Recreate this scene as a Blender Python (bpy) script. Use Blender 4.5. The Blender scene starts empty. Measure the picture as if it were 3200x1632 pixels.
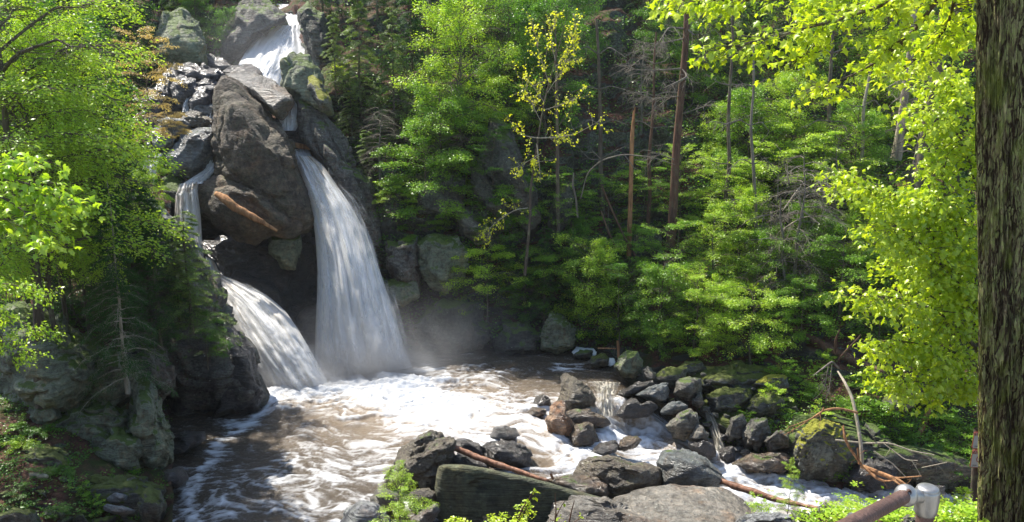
import bpy, math, random
import numpy as np
from mathutils import Vector
from mathutils.bvhtree import BVHTree
R = math.radians
scn = bpy.context.scene
COL = scn.collection

# ------------------------------------------------------------ camera, sky, sun
F_PX = 2660.0; PITCH = R(12); CAMZ = 12.0
cam_d = bpy.data.cameras.new('camera'); cam = bpy.data.objects.new('camera', cam_d); COL.objects.link(cam)
cam_d.sensor_width = 36; cam_d.lens = 36 * F_PX / 3200; cam_d.clip_start = 0.1; cam_d.clip_end = 600
cam.location = (0, 0, CAMZ); cam.rotation_euler = (R(90) - PITCH, 0, 0)
scn.camera = cam
SUN_AZ = -48; SUN_EL = 56          # azimuth measured from +Y towards +X
sv = Vector((math.sin(R(SUN_AZ)) * math.cos(R(SUN_EL)), math.cos(R(SUN_AZ)) * math.cos(R(SUN_EL)), math.sin(R(SUN_EL))))
w = bpy.data.worlds.new("World"); scn.world = w; w.use_nodes = True
wn = w.node_tree; wn.nodes.clear()
sky = wn.nodes.new('ShaderNodeTexSky'); sky.sky_type = 'NISHITA'; sky.sun_disc = False
sky.sun_elevation = R(SUN_EL); sky.sun_rotation = R(SUN_AZ)
bg = wn.nodes.new('ShaderNodeBackground'); bg.inputs[1].default_value = 0.15
wo = wn.nodes.new('ShaderNodeOutputWorld')
wn.links.new(sky.outputs[0], bg.inputs[0]); wn.links.new(bg.outputs[0], wo.inputs[0])
sd = bpy.data.lights.new('sun', 'SUN'); sd.energy = 5.0; sd.angle = R(0.5); sd.color = (1.0, 0.94, 0.84)
so = bpy.data.objects.new('sun', sd); COL.objects.link(so); so.rotation_euler = (-sv).to_track_quat('-Z', 'Y').to_euler()
so.location = (-20, 30, 60)
scn.view_settings.view_transform = 'Standard'; scn.view_settings.look = 'None'
scn.view_settings.exposure = 1.0; scn.view_settings.gamma = 1
scn.render.engine = 'CYCLES'
scn.cycles.transparent_max_bounces = 16
scn.cycles.max_bounces = 8; scn.cycles.diffuse_bounces = 4; scn.cycles.transmission_bounces = 4

# ------------------------------------------------------------ helpers
cp, sp = math.cos(PITCH), math.sin(PITCH)
def ray(u, v):
    a = (np.asarray(u, float) - 1600) / F_PX; b = (np.asarray(v, float) - 816) / F_PX
    return a, cp - b * sp, -sp - b * cp
def P(u, v, Y):
    """point on the line of sight through photo pixel (u, v) at distance Y down the valley"""
    dx, dy, dz = ray(u, v); t = np.asarray(Y, float) / dy
    return np.stack([dx * t, dy * t, CAMZ + dz * t], -1)
def Yz(v, z):
    dx, dy, dz = ray(1600, v); return float(dy * (z - CAMZ) / dz)

def _h(ix, iy, iz, seed):
    n = (ix.astype(np.uint32) * np.uint32(374761393)) ^ (iy.astype(np.uint32) * np.uint32(668265263)) ^ (iz.astype(np.uint32) * np.uint32(2147483647)) ^ np.uint32((seed * 69069 + 12345) & 0xffffffff)
    n = (n ^ (n >> np.uint32(13))) * np.uint32(1274126177)
    n = (n ^ (n >> np.uint32(16))) * np.uint32(2246822519)
    return n ^ (n >> np.uint32(15))
_G = np.random.RandomState(5).normal(size=(256, 3)); _G /= np.linalg.norm(_G, axis=1)[:, None]
def pn(p, seed=0):
    p = np.asarray(p, float); i = np.floor(p).astype(np.int64); f = p - i; i = i + 100000
    u = f * f * f * (f * (f * 6 - 15) + 10); out = 0
    for dx in (0, 1):
        wx = u[..., 0] if dx else 1 - u[..., 0]
        for dy in (0, 1):
            wy = u[..., 1] if dy else 1 - u[..., 1]
            for dz in (0, 1):
                wz = u[..., 2] if dz else 1 - u[..., 2]
                g = _G[(_h(i[..., 0] + dx, i[..., 1] + dy, i[..., 2] + dz, seed) & np.uint32(255)).astype(int)]
                d = f - np.array([dx, dy, dz])
                out = out + wx * wy * wz * (g * d).sum(-1)
    return out * 1.6
def fbm(p, oct=4, seed=0, ridged=False):
    s = 0; a = 1.0; k = 1.0
    for o in range(oct):
        n = pn(p * k, seed + o * 17)
        s = s + a * ((0.5 - np.abs(n)) if ridged else n); a *= 0.5; k *= 2.03
    return s
def sstep(a, b, x):
    t = np.clip((x - a) / (b - a), 0, 1); return t * t * (3 - 2 * t)

def mesh_from(name, V, F, mat=None, smooth=True, attrs=None, uv=None, k=4):
    """V (n,3); F (m,k) all faces with k corners"""
    V = np.ascontiguousarray(V, np.float32); F = np.ascontiguousarray(F, np.int32)
    me = bpy.data.meshes.new(name); n = len(F); k = F.shape[1]
    me.vertices.add(len(V)); me.vertices.foreach_set('co', V.ravel())
    me.loops.add(n * k); me.loops.foreach_set('vertex_index', F.ravel())
    me.polygons.add(n); me.polygons.foreach_set('loop_start', np.arange(0, n * k, k, dtype=np.int32))
    try: me.polygons.foreach_set('loop_total', np.full(n, k, np.int32))
    except Exception: pass
    me.update(calc_edges=True)
    if smooth: me.polygons.foreach_set('use_smooth', np.ones(n, bool))
    if uv is not None:
        l = me.uv_layers.new(name='UVMap'); l.data.foreach_set('uv', np.ascontiguousarray(uv[F.ravel()], np.float32).ravel())
    for an, (dom, val) in (attrs or {}).items():
        a = me.attributes.new(an, 'FLOAT', dom); a.data.foreach_set('value', np.ascontiguousarray(val, np.float32))
    if mat: me.materials.append(mat)
    me.update(); return me
def tag(o, label=None, cat=None, group=None, kind=None):
    if label: o['label'] = label
    if cat: o['category'] = cat
    if group: o['group'] = group
    if kind: o['kind'] = kind
    return o
def obj(name, me, parent=None, loc=None):
    o = bpy.data.objects.new(name, me); COL.objects.link(o)
    if parent: o.parent = parent
    if loc is not None: o.location = loc
    return o
def empty(name, loc, rz=0, sc=1.0):
    o = bpy.data.objects.new(name, None); COL.objects.link(o); o.location = loc; o.rotation_euler = (0, 0, rz); o.scale = (sc, sc, sc)
    o.empty_display_size = .2
    return o
def grid_faces(nr, nc, wrap=False):
    r = np.arange(nr - 1)[:, None]; c = np.arange(nc if wrap else nc - 1)[None, :]
    a = r * nc + c; b = r * nc + (c + 1) % nc
    return np.stack([a, b, b + nc, a + nc], -1).reshape(-1, 4)
def norm(a): return a / np.maximum(np.linalg.norm(a, axis=-1, keepdims=True), 1e-9)

# ------------------------------------------------------------ materials
class NT:
    def __init__(s, name):
        s.m = bpy.data.materials.new(name); s.m.use_nodes = True; s.t = s.m.node_tree; s.t.nodes.clear()
        s.out = s.t.nodes.new('ShaderNodeOutputMaterial')
    def n(s, typ, ins=None, **props):
        nd = s.t.nodes.new('ShaderNode' + typ)
        for k, v in props.items(): setattr(nd, k, v)
        for k, v in (ins or {}).items():
            i = nd.inputs[k]
            if isinstance(v, bpy.types.NodeSocket): s.t.links.new(v, i)
            else: i.default_value = v
        return nd
    def ramp(s, fac, stops):
        nd = s.t.nodes.new('ShaderNodeValToRGB'); e = nd.color_ramp.elements
        while len(e) < len(stops): e.new(0.5)
        for k, (p, c) in enumerate(stops):
            e[k].position = p; e[k].color = (c, c, c, 1) if isinstance(c, (int, float)) else (*c, 1)
        s.t.links.new(fac, nd.inputs[0]); return nd.outputs[0]
    def mix(s, f, a, b, blend='MIX'):
        nd = s.t.nodes.new('ShaderNodeMix'); nd.data_type = 'RGBA'; nd.blend_type = blend
        for k, v in ((0, f), (6, a), (7, b)):
            if isinstance(v, bpy.types.NodeSocket): s.t.links.new(v, nd.inputs[k])
            else: nd.inputs[k].default_value = (*v, 1) if isinstance(v, tuple) and len(v) == 3 else v
        return nd.outputs[2]
    def math(s, op, a, b=None, c=None, clamp=False):
        nd = s.t.nodes.new('ShaderNodeMath'); nd.operation = op; nd.use_clamp = clamp
        for k, v in enumerate((a, b, c)):
            if v is None: continue
            if isinstance(v, bpy.types.NodeSocket): s.t.links.new(v, nd.inputs[k])
            else: nd.inputs[k].default_value = v
        return nd.outputs[0]
    def noise(s, vec, scale, detail=6, rough=.6, dist=0):
        return s.n('TexNoise', {'Vector': vec, 'Scale': scale, 'Detail': detail, 'Roughness': rough, 'Distortion': dist}).outputs[0]
    def mapping(s, vec, sc=(1, 1, 1), rot=(0, 0, 0)):
        return s.n('Mapping', {'Vector': vec, 'Scale': sc, 'Rotation': rot}).outputs[0]
    def done(s, sh, disp=None):
        s.t.links.new(sh, s.out.inputs[0]); return s.m

def rock_mat(name, c1, c2, lichen=.35, lic=(.38, .42, .32), moss=0.3, mossc=(.07, .11, .012), rough=.8, wet=0.0, strata=(R(25), R(20), 0), sk=5.0, fine=1.0, spots=(.5,.52,.45)):
    s = NT(name); co = s.n('TexCoord').outputs['Object']; geo = s.n('NewGeometry')
    st = s.mapping(co, (1, 1, sk), strata)
    n1 = s.noise(co, .55 * fine, 8, .6); n2 = s.noise(st, 1.6 * fine, 8, .65, .6); n3 = s.noise(co, 7 * fine, 6, .7)
    base = s.mix(s.ramp(n1, [(.35, 0.0), (.65, 1.0)]), c1, c2)
    base = s.mix(.8, base, s.ramp(n2, [(.3, .3), (.48, .85), (.7, 1.6)]), 'MULTIPLY')
    base = s.mix(.75, base, s.ramp(n3, [(.32, .35), (.6, 1.4)]), 'MULTIPLY')
    ck = s.n('TexVoronoi', {'Vector': s.mapping(s.mix(.3, co, s.n('TexNoise', {'Vector': co, 'Scale': 2.0, 'Detail': 4.0}).outputs[1]), (.8, .8, 2.6), strata), 'Scale': .7 * fine}, feature='DISTANCE_TO_EDGE').outputs[0]
    crack = s.ramp(ck, [(.0, 0.0), (.03, 1.0)]); base = s.mix(s.math('MULTIPLY', s.ramp(s.noise(co, 1.3 * fine, 3), [(.45, 0.0), (.6, 1.0)]), .45), base, s.ramp(ck, [(.0, .2), (.025, 1.0)]), 'MULTIPLY')
    n4 = s.noise(co, 2.6 * fine, 7, .75, .4); base = s.mix(.8, base, s.ramp(n4, [(.36, .38), (.5, .95), (.64, 1.65)]), 'MULTIPLY')
    sn = s.noise(s.mapping(co, (1, 1, .45)), .9 * fine, 5, .65); base = s.mix(s.math('MULTIPLY', s.ramp(sn, [(.52, 0.0), (.64, 1.0)]), .55), base, s.mix(1.0, base, (1.35, .88, .55), 'MULTIPLY'))
    # lichen crust: broad patches broken by fine specks
    a = s.noise(co, 1.1 * fine, 4, .6); b = s.noise(co, 9 * fine, 5, .8)
    lf = s.math('MULTIPLY', s.ramp(a, [(.5 - .22 * lichen, 0.0), (.62 - .2 * lichen, 1.0)]), s.ramp(b, [(.44, 0.0), (.58, 1.0)]))
    base = s.mix(s.math('MULTIPLY', lf, min(.8, lichen * 1.1)), base, lic)
    v = s.n('TexVoronoi', {'Vector': co, 'Scale': 5.5 * fine, 'Randomness': 1.0})
    vs = s.math('MULTIPLY', s.ramp(v.outputs['Distance'], [(.09, 1.0), (.16, 0.0)]), s.ramp(s.noise(co, 1.7 * fine, 3), [(.52, 0.0), (.6, 1.0)]))
    base = s.mix(s.math('MULTIPLY', vs, min(1, lichen * 1.7)), base, spots)
    if moss > 0:
        nz = s.n('SeparateXYZ', {0: geo.outputs['Normal']}).outputs[2]
        mm = s.math('ADD', s.math('MULTIPLY', nz, .55), s.noise(co, 1.4 * fine, 8, .7))
        mm = s.math('SUBTRACT', mm, .2); mf = s.ramp(mm, [(min(.97, .92 - .40 * moss), 0.0), (min(1, .99 - .40 * moss), 1.0)])
        mc = s.mix(s.noise(co, 6 * fine, 5, .7), tuple(x * .5 for x in mossc), tuple(x * 1.8 for x in mossc))
        base = s.mix(mf, base, mc)
    bm = s.n('Bump', {'Height': s.math('ADD', s.math('MULTIPLY', crack, .08), s.math('ADD', s.math('MULTIPLY', n2, 1.3), s.math('MULTIPLY', n3, .5))), 'Strength': 1.0, 'Distance': .22 / fine})
    bm2 = s.n('Bump', {'Height': s.noise(co, 26 * fine, 4, .7), 'Strength': .5, 'Distance': .03 / fine, 'Normal': bm.outputs[0]})
    rr = s.math('ADD', s.math('MULTIPLY', s.ramp(n1, [(.4, 0.0), (.6, 1.0)]), .18 if wet else .1), rough - .1)
    bs = s.n('BsdfPrincipled', {'Base Color': base, 'Roughness': rr, 'Normal': bm2.outputs[0], 'Specular IOR Level': .5, 'Coat Weight': wet, 'Coat Roughness': .18, 'Coat Normal': bm.outputs[0]})
    return s.done(bs.outputs[0])

M = {}
M['grey'] = rock_mat('grey_schist', (0.0969, 0.087, 0.0673), (0.2422, 0.2213, 0.1795), .35, lic=(.24, .26, .2), moss=.3, wet=.15, rough=.6, fine=1.3)
M['giant'] = rock_mat('giant_boulder_stone', (0.0699, 0.0516, 0.0338), (0.1271, 0.0986, 0.0675), .35, moss=.05, lic=(.13,.14,.08), fine=1.0, sk=1.8, strata=(R(60), R(30), 0), spots=(.22,.23,.17))
M['lichen'] = rock_mat('lichen_stone', (0.1235, 0.1284, 0.0866), (0.2964, 0.3087, 0.2052), .8, lic=(.22, .26, .16), moss=.7, spots=(.34,.36,.28))
M['cliffdark'] = rock_mat('dark_cliff_stone', (0.045, 0.042, 0.0345), (0.1125, 0.105, 0.087), .5, lic=(.17, .2, .13), moss=.7)
M['falls_side'] = rock_mat('spotted_cliff_stone', (0.0678, 0.0581, 0.0491), (0.1534, 0.13, 0.1098), .6, lic=(.22, .23, .18), moss=.5)
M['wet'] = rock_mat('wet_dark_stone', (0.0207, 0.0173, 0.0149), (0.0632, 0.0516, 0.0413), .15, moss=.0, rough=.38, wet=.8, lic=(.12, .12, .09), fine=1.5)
M['wetbrown'] = rock_mat('wet_brown_stone', (0.0595, 0.0391, 0.0238), (0.1615, 0.1156, 0.068), .25, moss=.15, rough=.4, wet=.7, lic=(.17, .15, .09), fine=1.4)
M['speck'] = rock_mat('speckled_stone', (0.0448, 0.0336, 0.024), (0.12, 0.096, 0.0672), .65, lic=(.20, .175, .11), moss=.1, rough=.55, wet=.35, fine=1.3)
M['blue'] = rock_mat('blue_grey_stone', (0.085, 0.0935, 0.0918), (0.187, 0.204, 0.1955), .3, lic=(.2, .21, .18), moss=.1, rough=.45, wet=.45, fine=1.2)
M['quartz'] = rock_mat('orange_quartz_stone', (.20, .09, .035), (.42, .28, .17), .25, lic=(.55, .45, .35), moss=0, rough=.5, wet=.3, fine=1.8)
M['slab'] = rock_mat('green_layered_stone', (0.0843, 0.0938, 0.0488), (0.1595, 0.1688, 0.0938), .25, lic=(.13, .145, .08), moss=.0, sk=16, fine=.8, strata=(R(4), R(-12), 0))
M['flat'] = rock_mat('banded_flat_stone', (0.1375, 0.1187, 0.0938), (0.25, 0.2188, 0.175), .5, lic=(.32, .31, .27), moss=.0, rough=.42, wet=.35, sk=9)
M['pale'] = rock_mat('pale_grey_stone', (.16, .165, .17), (.27, .27, .26), .3, moss=.0, sk=8)
M['moss'] = rock_mat('mossy_stone', (0.075, 0.075, 0.06), (0.18, 0.177, 0.1425), .4, lic=(.22, .24, .15), moss=.95, mossc=(.08, .10, .010))
M['yellowmoss'] = rock_mat('yellow_mossy_stone', (.08, .08, .06), (.16, .155, .125), .5, lic=(.3, .32, .24), moss=.95, mossc=(.22, .22, .012))

def ground_mat():
    s = NT('hillside_ground'); co = s.n('TexCoord').outputs['Object']; geo = s.n('NewGeometry')
    nz = s.n('SeparateXYZ', {0: geo.outputs['Normal']}).outputs[2]
    n1 = s.noise(co, .4, 8, .6); n3 = s.noise(co, 5, 8, .75); n2 = s.noise(s.mapping(co, (1, 1, 4), (R(20), R(25), 0)), 1.5, 8, .65, .5)
    rock = s.mix(s.ramp(n1, [(.35, 0.0), (.65, 1.0)]), (.04, .04, .032), (.09, .09, .072))
    rock = s.mix(.7, rock, s.ramp(n2, [(.3, .3), (.7, 1.3)]), 'MULTIPLY')
    lf = s.math('MULTIPLY', s.ramp(s.noise(co, 1.2, 4), [(.45, 0.0), (.55, 1.0)]), s.ramp(s.noise(co, 9, 5, .8), [(.45, 0.0), (.6, 1.0)]))
    rock = s.mix(s.math('MULTIPLY', lf, .8), rock, (.2, .23, .16))
    lit = s.mix(s.ramp(n3, [(.35, 0.0), (.65, 1.0)]), (.03, .015, .01), (.15, .065, .04))
    moss = s.mix(n3, (.015, .028, .006), (.06, .085, .012))
    soil = s.mix(s.ramp(s.noise(co, .8, 6, .7), [(.47, 0.0), (.6, 1.0)]), lit, moss)
    f = s.math('ADD', nz, s.math('MULTIPLY', s.math('SUBTRACT', s.noise(co, .7, 5), .5), 1.1))
    col = s.mix(s.ramp(f, [(.42, 0.0), (.58, 1.0)]), rock, soil)
    bm = s.n('Bump', {'Height': s.math('ADD', n2, s.math('MULTIPLY', n3, .5)), 'Strength': .9, 'Distance': .2})
    bs = s.n('BsdfPrincipled', {'Base Color': col, 'Roughness': .9, 'Normal': bm.outputs[0], 'Specular IOR Level': .3})
    return s.done(bs.outputs[0])
M['ground'] = ground_mat()

def leaf_mat(name, c1, c2, tr=.5, ty=1.15, gloss=.035):
    s = NT(name); t = s.n('Attribute', attribute_name='tint').outputs['Fac']
    oi = s.n('ObjectInfo').outputs['Random']
    c = s.mix(t, c1, c2)
    c = s.mix(s.math('MULTIPLY', oi, .25), c, tuple(x * .6 for x in c1))
    tc = s.mix(1.0, c, (ty, 1.15, .55), 'MULTIPLY')
    d = s.n('BsdfDiffuse', {'Color': c}); tr_ = s.n('BsdfTranslucent', {'Color': tc})
    g = s.n('BsdfGlossy', {'Color': (1, 1, 1, 1), 'Roughness': .38})
    m1 = s.n('MixShader', {0: tr, 1: d.outputs[0], 2: tr_.outputs[0]})
    m2 = s.n('MixShader', {0: gloss, 1: m1.outputs[0], 2: g.outputs[0]})
    return s.done(m2.outputs[0])
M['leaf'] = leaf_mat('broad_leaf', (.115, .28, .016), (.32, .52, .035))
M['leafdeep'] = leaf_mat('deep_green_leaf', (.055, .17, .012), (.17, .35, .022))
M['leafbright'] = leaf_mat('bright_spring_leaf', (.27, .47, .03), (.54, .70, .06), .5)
M['leafyellow'] = leaf_mat('yellow_green_leaf', (.33, .48, .022), (.64, .74, .045), .5)
M['leafcopper'] = leaf_mat('copper_leaf', (.48, .33, .12), (.72, .58, .28), .5, 1.15)
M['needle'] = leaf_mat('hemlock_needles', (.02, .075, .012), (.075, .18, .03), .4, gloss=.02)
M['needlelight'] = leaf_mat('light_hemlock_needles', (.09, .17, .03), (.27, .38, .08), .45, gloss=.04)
M['bud'] = leaf_mat('yellow_buds', (.62, .66, .02), (.88, .88, .05), .5)

def bark_mat(name, c1, c2, lichen=(.2, .24, .12), la=.4, sc=6):
    s = NT(name); co = s.n('TexCoord').outputs['Object']
    n = s.noise(s.mapping(co, (1, 1, .18)), sc, 8, .7, .3); n2 = s.noise(co, sc * .5, 6, .7)
    c = s.mix(s.ramp(n, [(.35, 0.0), (.62, 1.0)]), c1, c2)
    c = s.mix(s.math('MULTIPLY', s.ramp(n2, [(.52, 0.0), (.6, 1.0)]), la), c, lichen)
    bm = s.n('Bump', {'Height': n, 'Strength': .8, 'Distance': .05})
    return s.done(s.n('BsdfPrincipled', {'Base Color': c, 'Roughness': .85, 'Normal': bm.outputs[0], 'Specular IOR Level': .25}).outputs[0])
M['bark'] = bark_mat('brown_bark', (.05, .038, .026), (.14, .11, .08))
M['barkgrey'] = bark_mat('grey_twig_bark', (.09, .075, .06), (.22, .19, .155), la=.25)
M['barkred'] = bark_mat('reddish_bark', (.05, .03, .02), (.15, .08, .05), la=.15)
M['barkpale'] = bark_mat('pale_bark', (.2, .17, .12), (.42, .36, .27), la=.4)
M['woodorange'] = bark_mat('stripped_orange_wood', (.12, .055, .025), (.46, .24, .11), la=.1)
M['woodwet'] = bark_mat('wet_red_wood', (.10, .05, .03), (.34, .17, .10), la=0)
M['woodwet'].node_tree.nodes['Principled BSDF'].inputs['Roughness'].default_value = .3

# ------------------------------------------------------------ terrain sheets
BVH = []
def sheet(name, cols, ulo, uhi, du, vs, mat, amp=1.0, kind='structure', seed=3):
    us = np.arange(ulo, uhi + .1, du); cu = np.array([c[0] for c in cols], float)
    tab = np.zeros((len(cols), len(vs)))
    for k, (cuu, pts) in enumerate(cols):
        pts = sorted(pts); tab[k] = np.interp(vs, [p[0] for p in pts], [p[1] for p in pts])
        lo, hi = pts[0], pts[-1]
        tab[k] += np.where(vs < lo[0], (lo[0] - vs) * .035, 0)
        tab[k] -= np.where(vs > hi[0], (vs - hi[0]) * .004, 0)
    Y = np.zeros((len(vs), len(us)))
    for j in range(len(vs)): Y[j] = np.interp(us, cu, tab[:, j])
    U, V = np.meshgrid(us, vs)
    for _ in range(3):
        Y[:, 1:-1] = (Y[:, :-2] + 2 * Y[:, 1:-1] + Y[:, 2:]) / 4
        Y[1:-1] = (Y[:-2] + 2 * Y[1:-1] + Y[2:]) / 4
    p = P(U, V, Y)
    q = p.reshape(-1, 3); st = q * np.array([1, 1, 1.0])
    d = 1.1 * fbm(st * .28, 3, seed) - .9 * np.abs(fbm(st * np.array([.5, .5, .9]), 3, seed + 40)) + .28 * fbm(st * 1.7, 3, seed + 9, True)
    d = d * amp
    q = q + np.stack([.25 * d, -.9 * d, .35 * d], -1)
    me = mesh_from(name, q, grid_faces(len(vs), len(us))[:, ::-1], mat)
    o = obj(name, me); tag(o, kind=kind)
    BVH.append(BVHTree.FromPolygons([tuple(x) for x in q.tolist()], grid_faces(len(vs), len(us)).tolist()))
    return o
hill_cols = [
 (-900, [(1400, 34), (900, 38), (600, 42), (300, 48), (0, 54), (-400, 62)]),
 (0, [(1400, 34), (900, 38), (600, 42), (300, 48), (0, 54), (-400, 62)]),
 (500, [(1300, 36.5), (800, 39.5), (600, 41.5), (400, 45), (220, 49), (50, 50), (-100, 54), (-400, 62)]),
 (620, [(1250, 38), (1000, 39), (760, 40), (700, 40.5), (500, 42.5), (300, 46), (230, 49), (100, 52), (-100, 55), (-400, 62)]),
 (800, [(1250, 37.5), (1100, 38.5), (760, 40.5), (500, 42.5), (300, 46), (230, 50), (100, 54), (-100, 58)]),
 (900, [(1200, 38), (760, 40.5), (480, 42), (300, 46), (250, 49), (100, 53), (30, 56), (0, 60), (-100, 62)]),
 (1000, [(1190, 38), (900, 39), (600, 40.5), (450, 41.5), (300, 43), (150, 46), (0, 50), (-200, 58)]),
 (1100, [(1180, 38), (900, 38.8), (600, 40), (400, 41.5), (250, 44), (0, 50), (-300, 58)]),
 (1250, [(1150, 37.4), (1000, 37.8), (700, 39), (600, 39.5), (400, 42), (200, 46), (0, 50), (-300, 58)]),
 (1500, [(1115, 37.3), (900, 38.3), (650, 39.5), (400, 41.5), (200, 45), (0, 50), (-300, 58)]),
 (1800, [(1110, 37.3), (1000, 38), (800, 39.5), (600, 41.5), (400, 44), (200, 47), (0, 51), (-300, 58)]),
 (2050, [(1150, 34.8), (1080, 36), (1000, 37), (850, 40), (600, 43), (400, 46), (200, 49), (0, 53), (-300, 59)]),
 (2300, [(1400, 30.4), (1250, 32.3), (1150, 34), (1000, 36.5), (850, 39.3), (600, 43), (400, 46), (200, 49), (0, 53), (-300, 59)]),
 (2600, [(1520, 28.9), (1430, 29.6), (1300, 31), (1150, 33), (1000, 35.5), (800, 39), (600, 42), (400, 45), (200, 48), (0, 52), (-300, 59)]),
 (2900, [(1500, 29.6), (1350, 30.6), (1200, 32.2), (1000, 34.7), (800, 37.3), (600, 40), (400, 43), (200, 46), (0, 50), (-300, 58)]),
 (3200, [(1480, 29.6), (1350, 30.8), (1200, 32.2), (1000, 34.7), (800, 37.3), (600, 40), (400, 43), (200, 46), (0, 50), (-300, 58)]),
 (4300, [(1480, 28), (1350, 29), (1200, 30.2), (1000, 32.7), (800, 35.3), (600, 38), (400, 41), (200, 44), (0, 48), (-300, 56)])]
vs = np.concatenate([np.arange(-700, -100, 16), np.arange(-100, 1700, 6.5)])
sheet('hillside', hill_cols, -900, 4300, 10, vs, M['ground'], 1.0)
bank_cols = [
 (-1200, [(1640, 17), (1350, 20), (1100, 24), (900, 28), (700, 31), (500, 34), (300, 37)]),
 (-200, [(1640, 19.5), (1500, 20.8), (1350, 22.5), (1200, 25.2), (1100, 27), (900, 31), (700, 34), (560, 37)]),
 (200, [(1640, 19.8), (1500, 21.3), (1350, 23.4), (1200, 26), (1100, 27.6), (900, 31), (700, 34), (560, 37)]),
 (400, [(1640, 20.3), (1500, 22.4), (1400, 24), (1250, 27), (1100, 29), (900, 31.4), (700, 34), (560, 37)]),
 (500, [(1640, 20.3), (1560, 21.6), (1480, 23.6), (1370, 26.6), (1250, 29.5), (1000, 31.5), (800, 33.5), (650, 35.5), (560, 38)]),
 (560, [(1640, 19.6), (1500, 22.0), (1400, 26), (1300, 30.5), (1000, 33), (800, 35), (700, 36.5), (560, 39)])]
sheet('left_bank', bank_cols, -1200, 540, 9, np.arange(540, 2300, 6.5), M['ground'], .55, seed=12)

# near slope under the viewer, mostly below the picture, and the platform the rail stands on
def near_slope():
    xs = np.arange(-30, 34, .3); ys = np.arange(3.0, 26, .3); X, Yy = np.meshgrid(xs, ys)
    right = sstep(1.5, 5.0, X)
    crest = 13.8 + .35 * np.sin(X * .9)
    z = 12 - .70 * Yy + right * np.where(Yy < crest, .150 * Yy * sstep(6, 10, Yy), (.150 * crest) - (Yy - crest) * .65)
    z = np.where(Yy < 20, z, z - (Yy - 20) * .6)
    p = np.stack([X, Yy, z], -1).reshape(-1, 3)
    dd = .22 * fbm(p * .8, 4, 77); p[:, 2] += dd
    f = grid_faces(len(ys), len(xs)); me = mesh_from('near_slope', p, f, M['ground']); tag(obj('near_slope', me), kind='structure')
    BVH.append(BVHTree.FromPolygons([tuple(x) for x in p.tolist()], f.tolist()))
near_slope()
def platform():
    s = NT('concrete'); co = s.n('TexCoord').outputs['Object']
    c = s.mix(s.noise(co, 6, 8, .7), (.22, .21, .19), (.36, .34, .31))
    m = s.done(s.n('BsdfPrincipled', {'Base Color': c, 'Roughness': .9}).outputs[0])
    xs = np.linspace(-8, 8, 60); ys = np.linspace(-8, 2.62, 40); X, Yy = np.meshgrid(xs, ys)
    top = np.stack([X, Yy, 10.42 + .004 * pn(np.stack([X, Yy, X * 0], -1) * 3)], -1)
    rim = top[-1].copy(); rim[:, 2] = 9.0
    V = np.concatenate([top.reshape(-1, 3), rim]); nr, nc = X.shape
    me = mesh_from('viewing_platform', V, grid_faces(nr + 1, nc), m, smooth=False); tag(obj('viewing_platform', me), kind='structure')
platform()

def ground(u, v):
    dx, dy, dz = ray(u, v); d = Vector((float(dx), float(dy), float(dz))).normalized(); best = None
    for b in BVH:
        h = b.ray_cast(Vector((0, 0, CAMZ)), d)
        if h[0] is not None and h[0].y > 9 and (best is None or h[0].y < best.y): best = h[0]
    return best if best is not None else Vector(P(u, v, 40).tolist())

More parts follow.
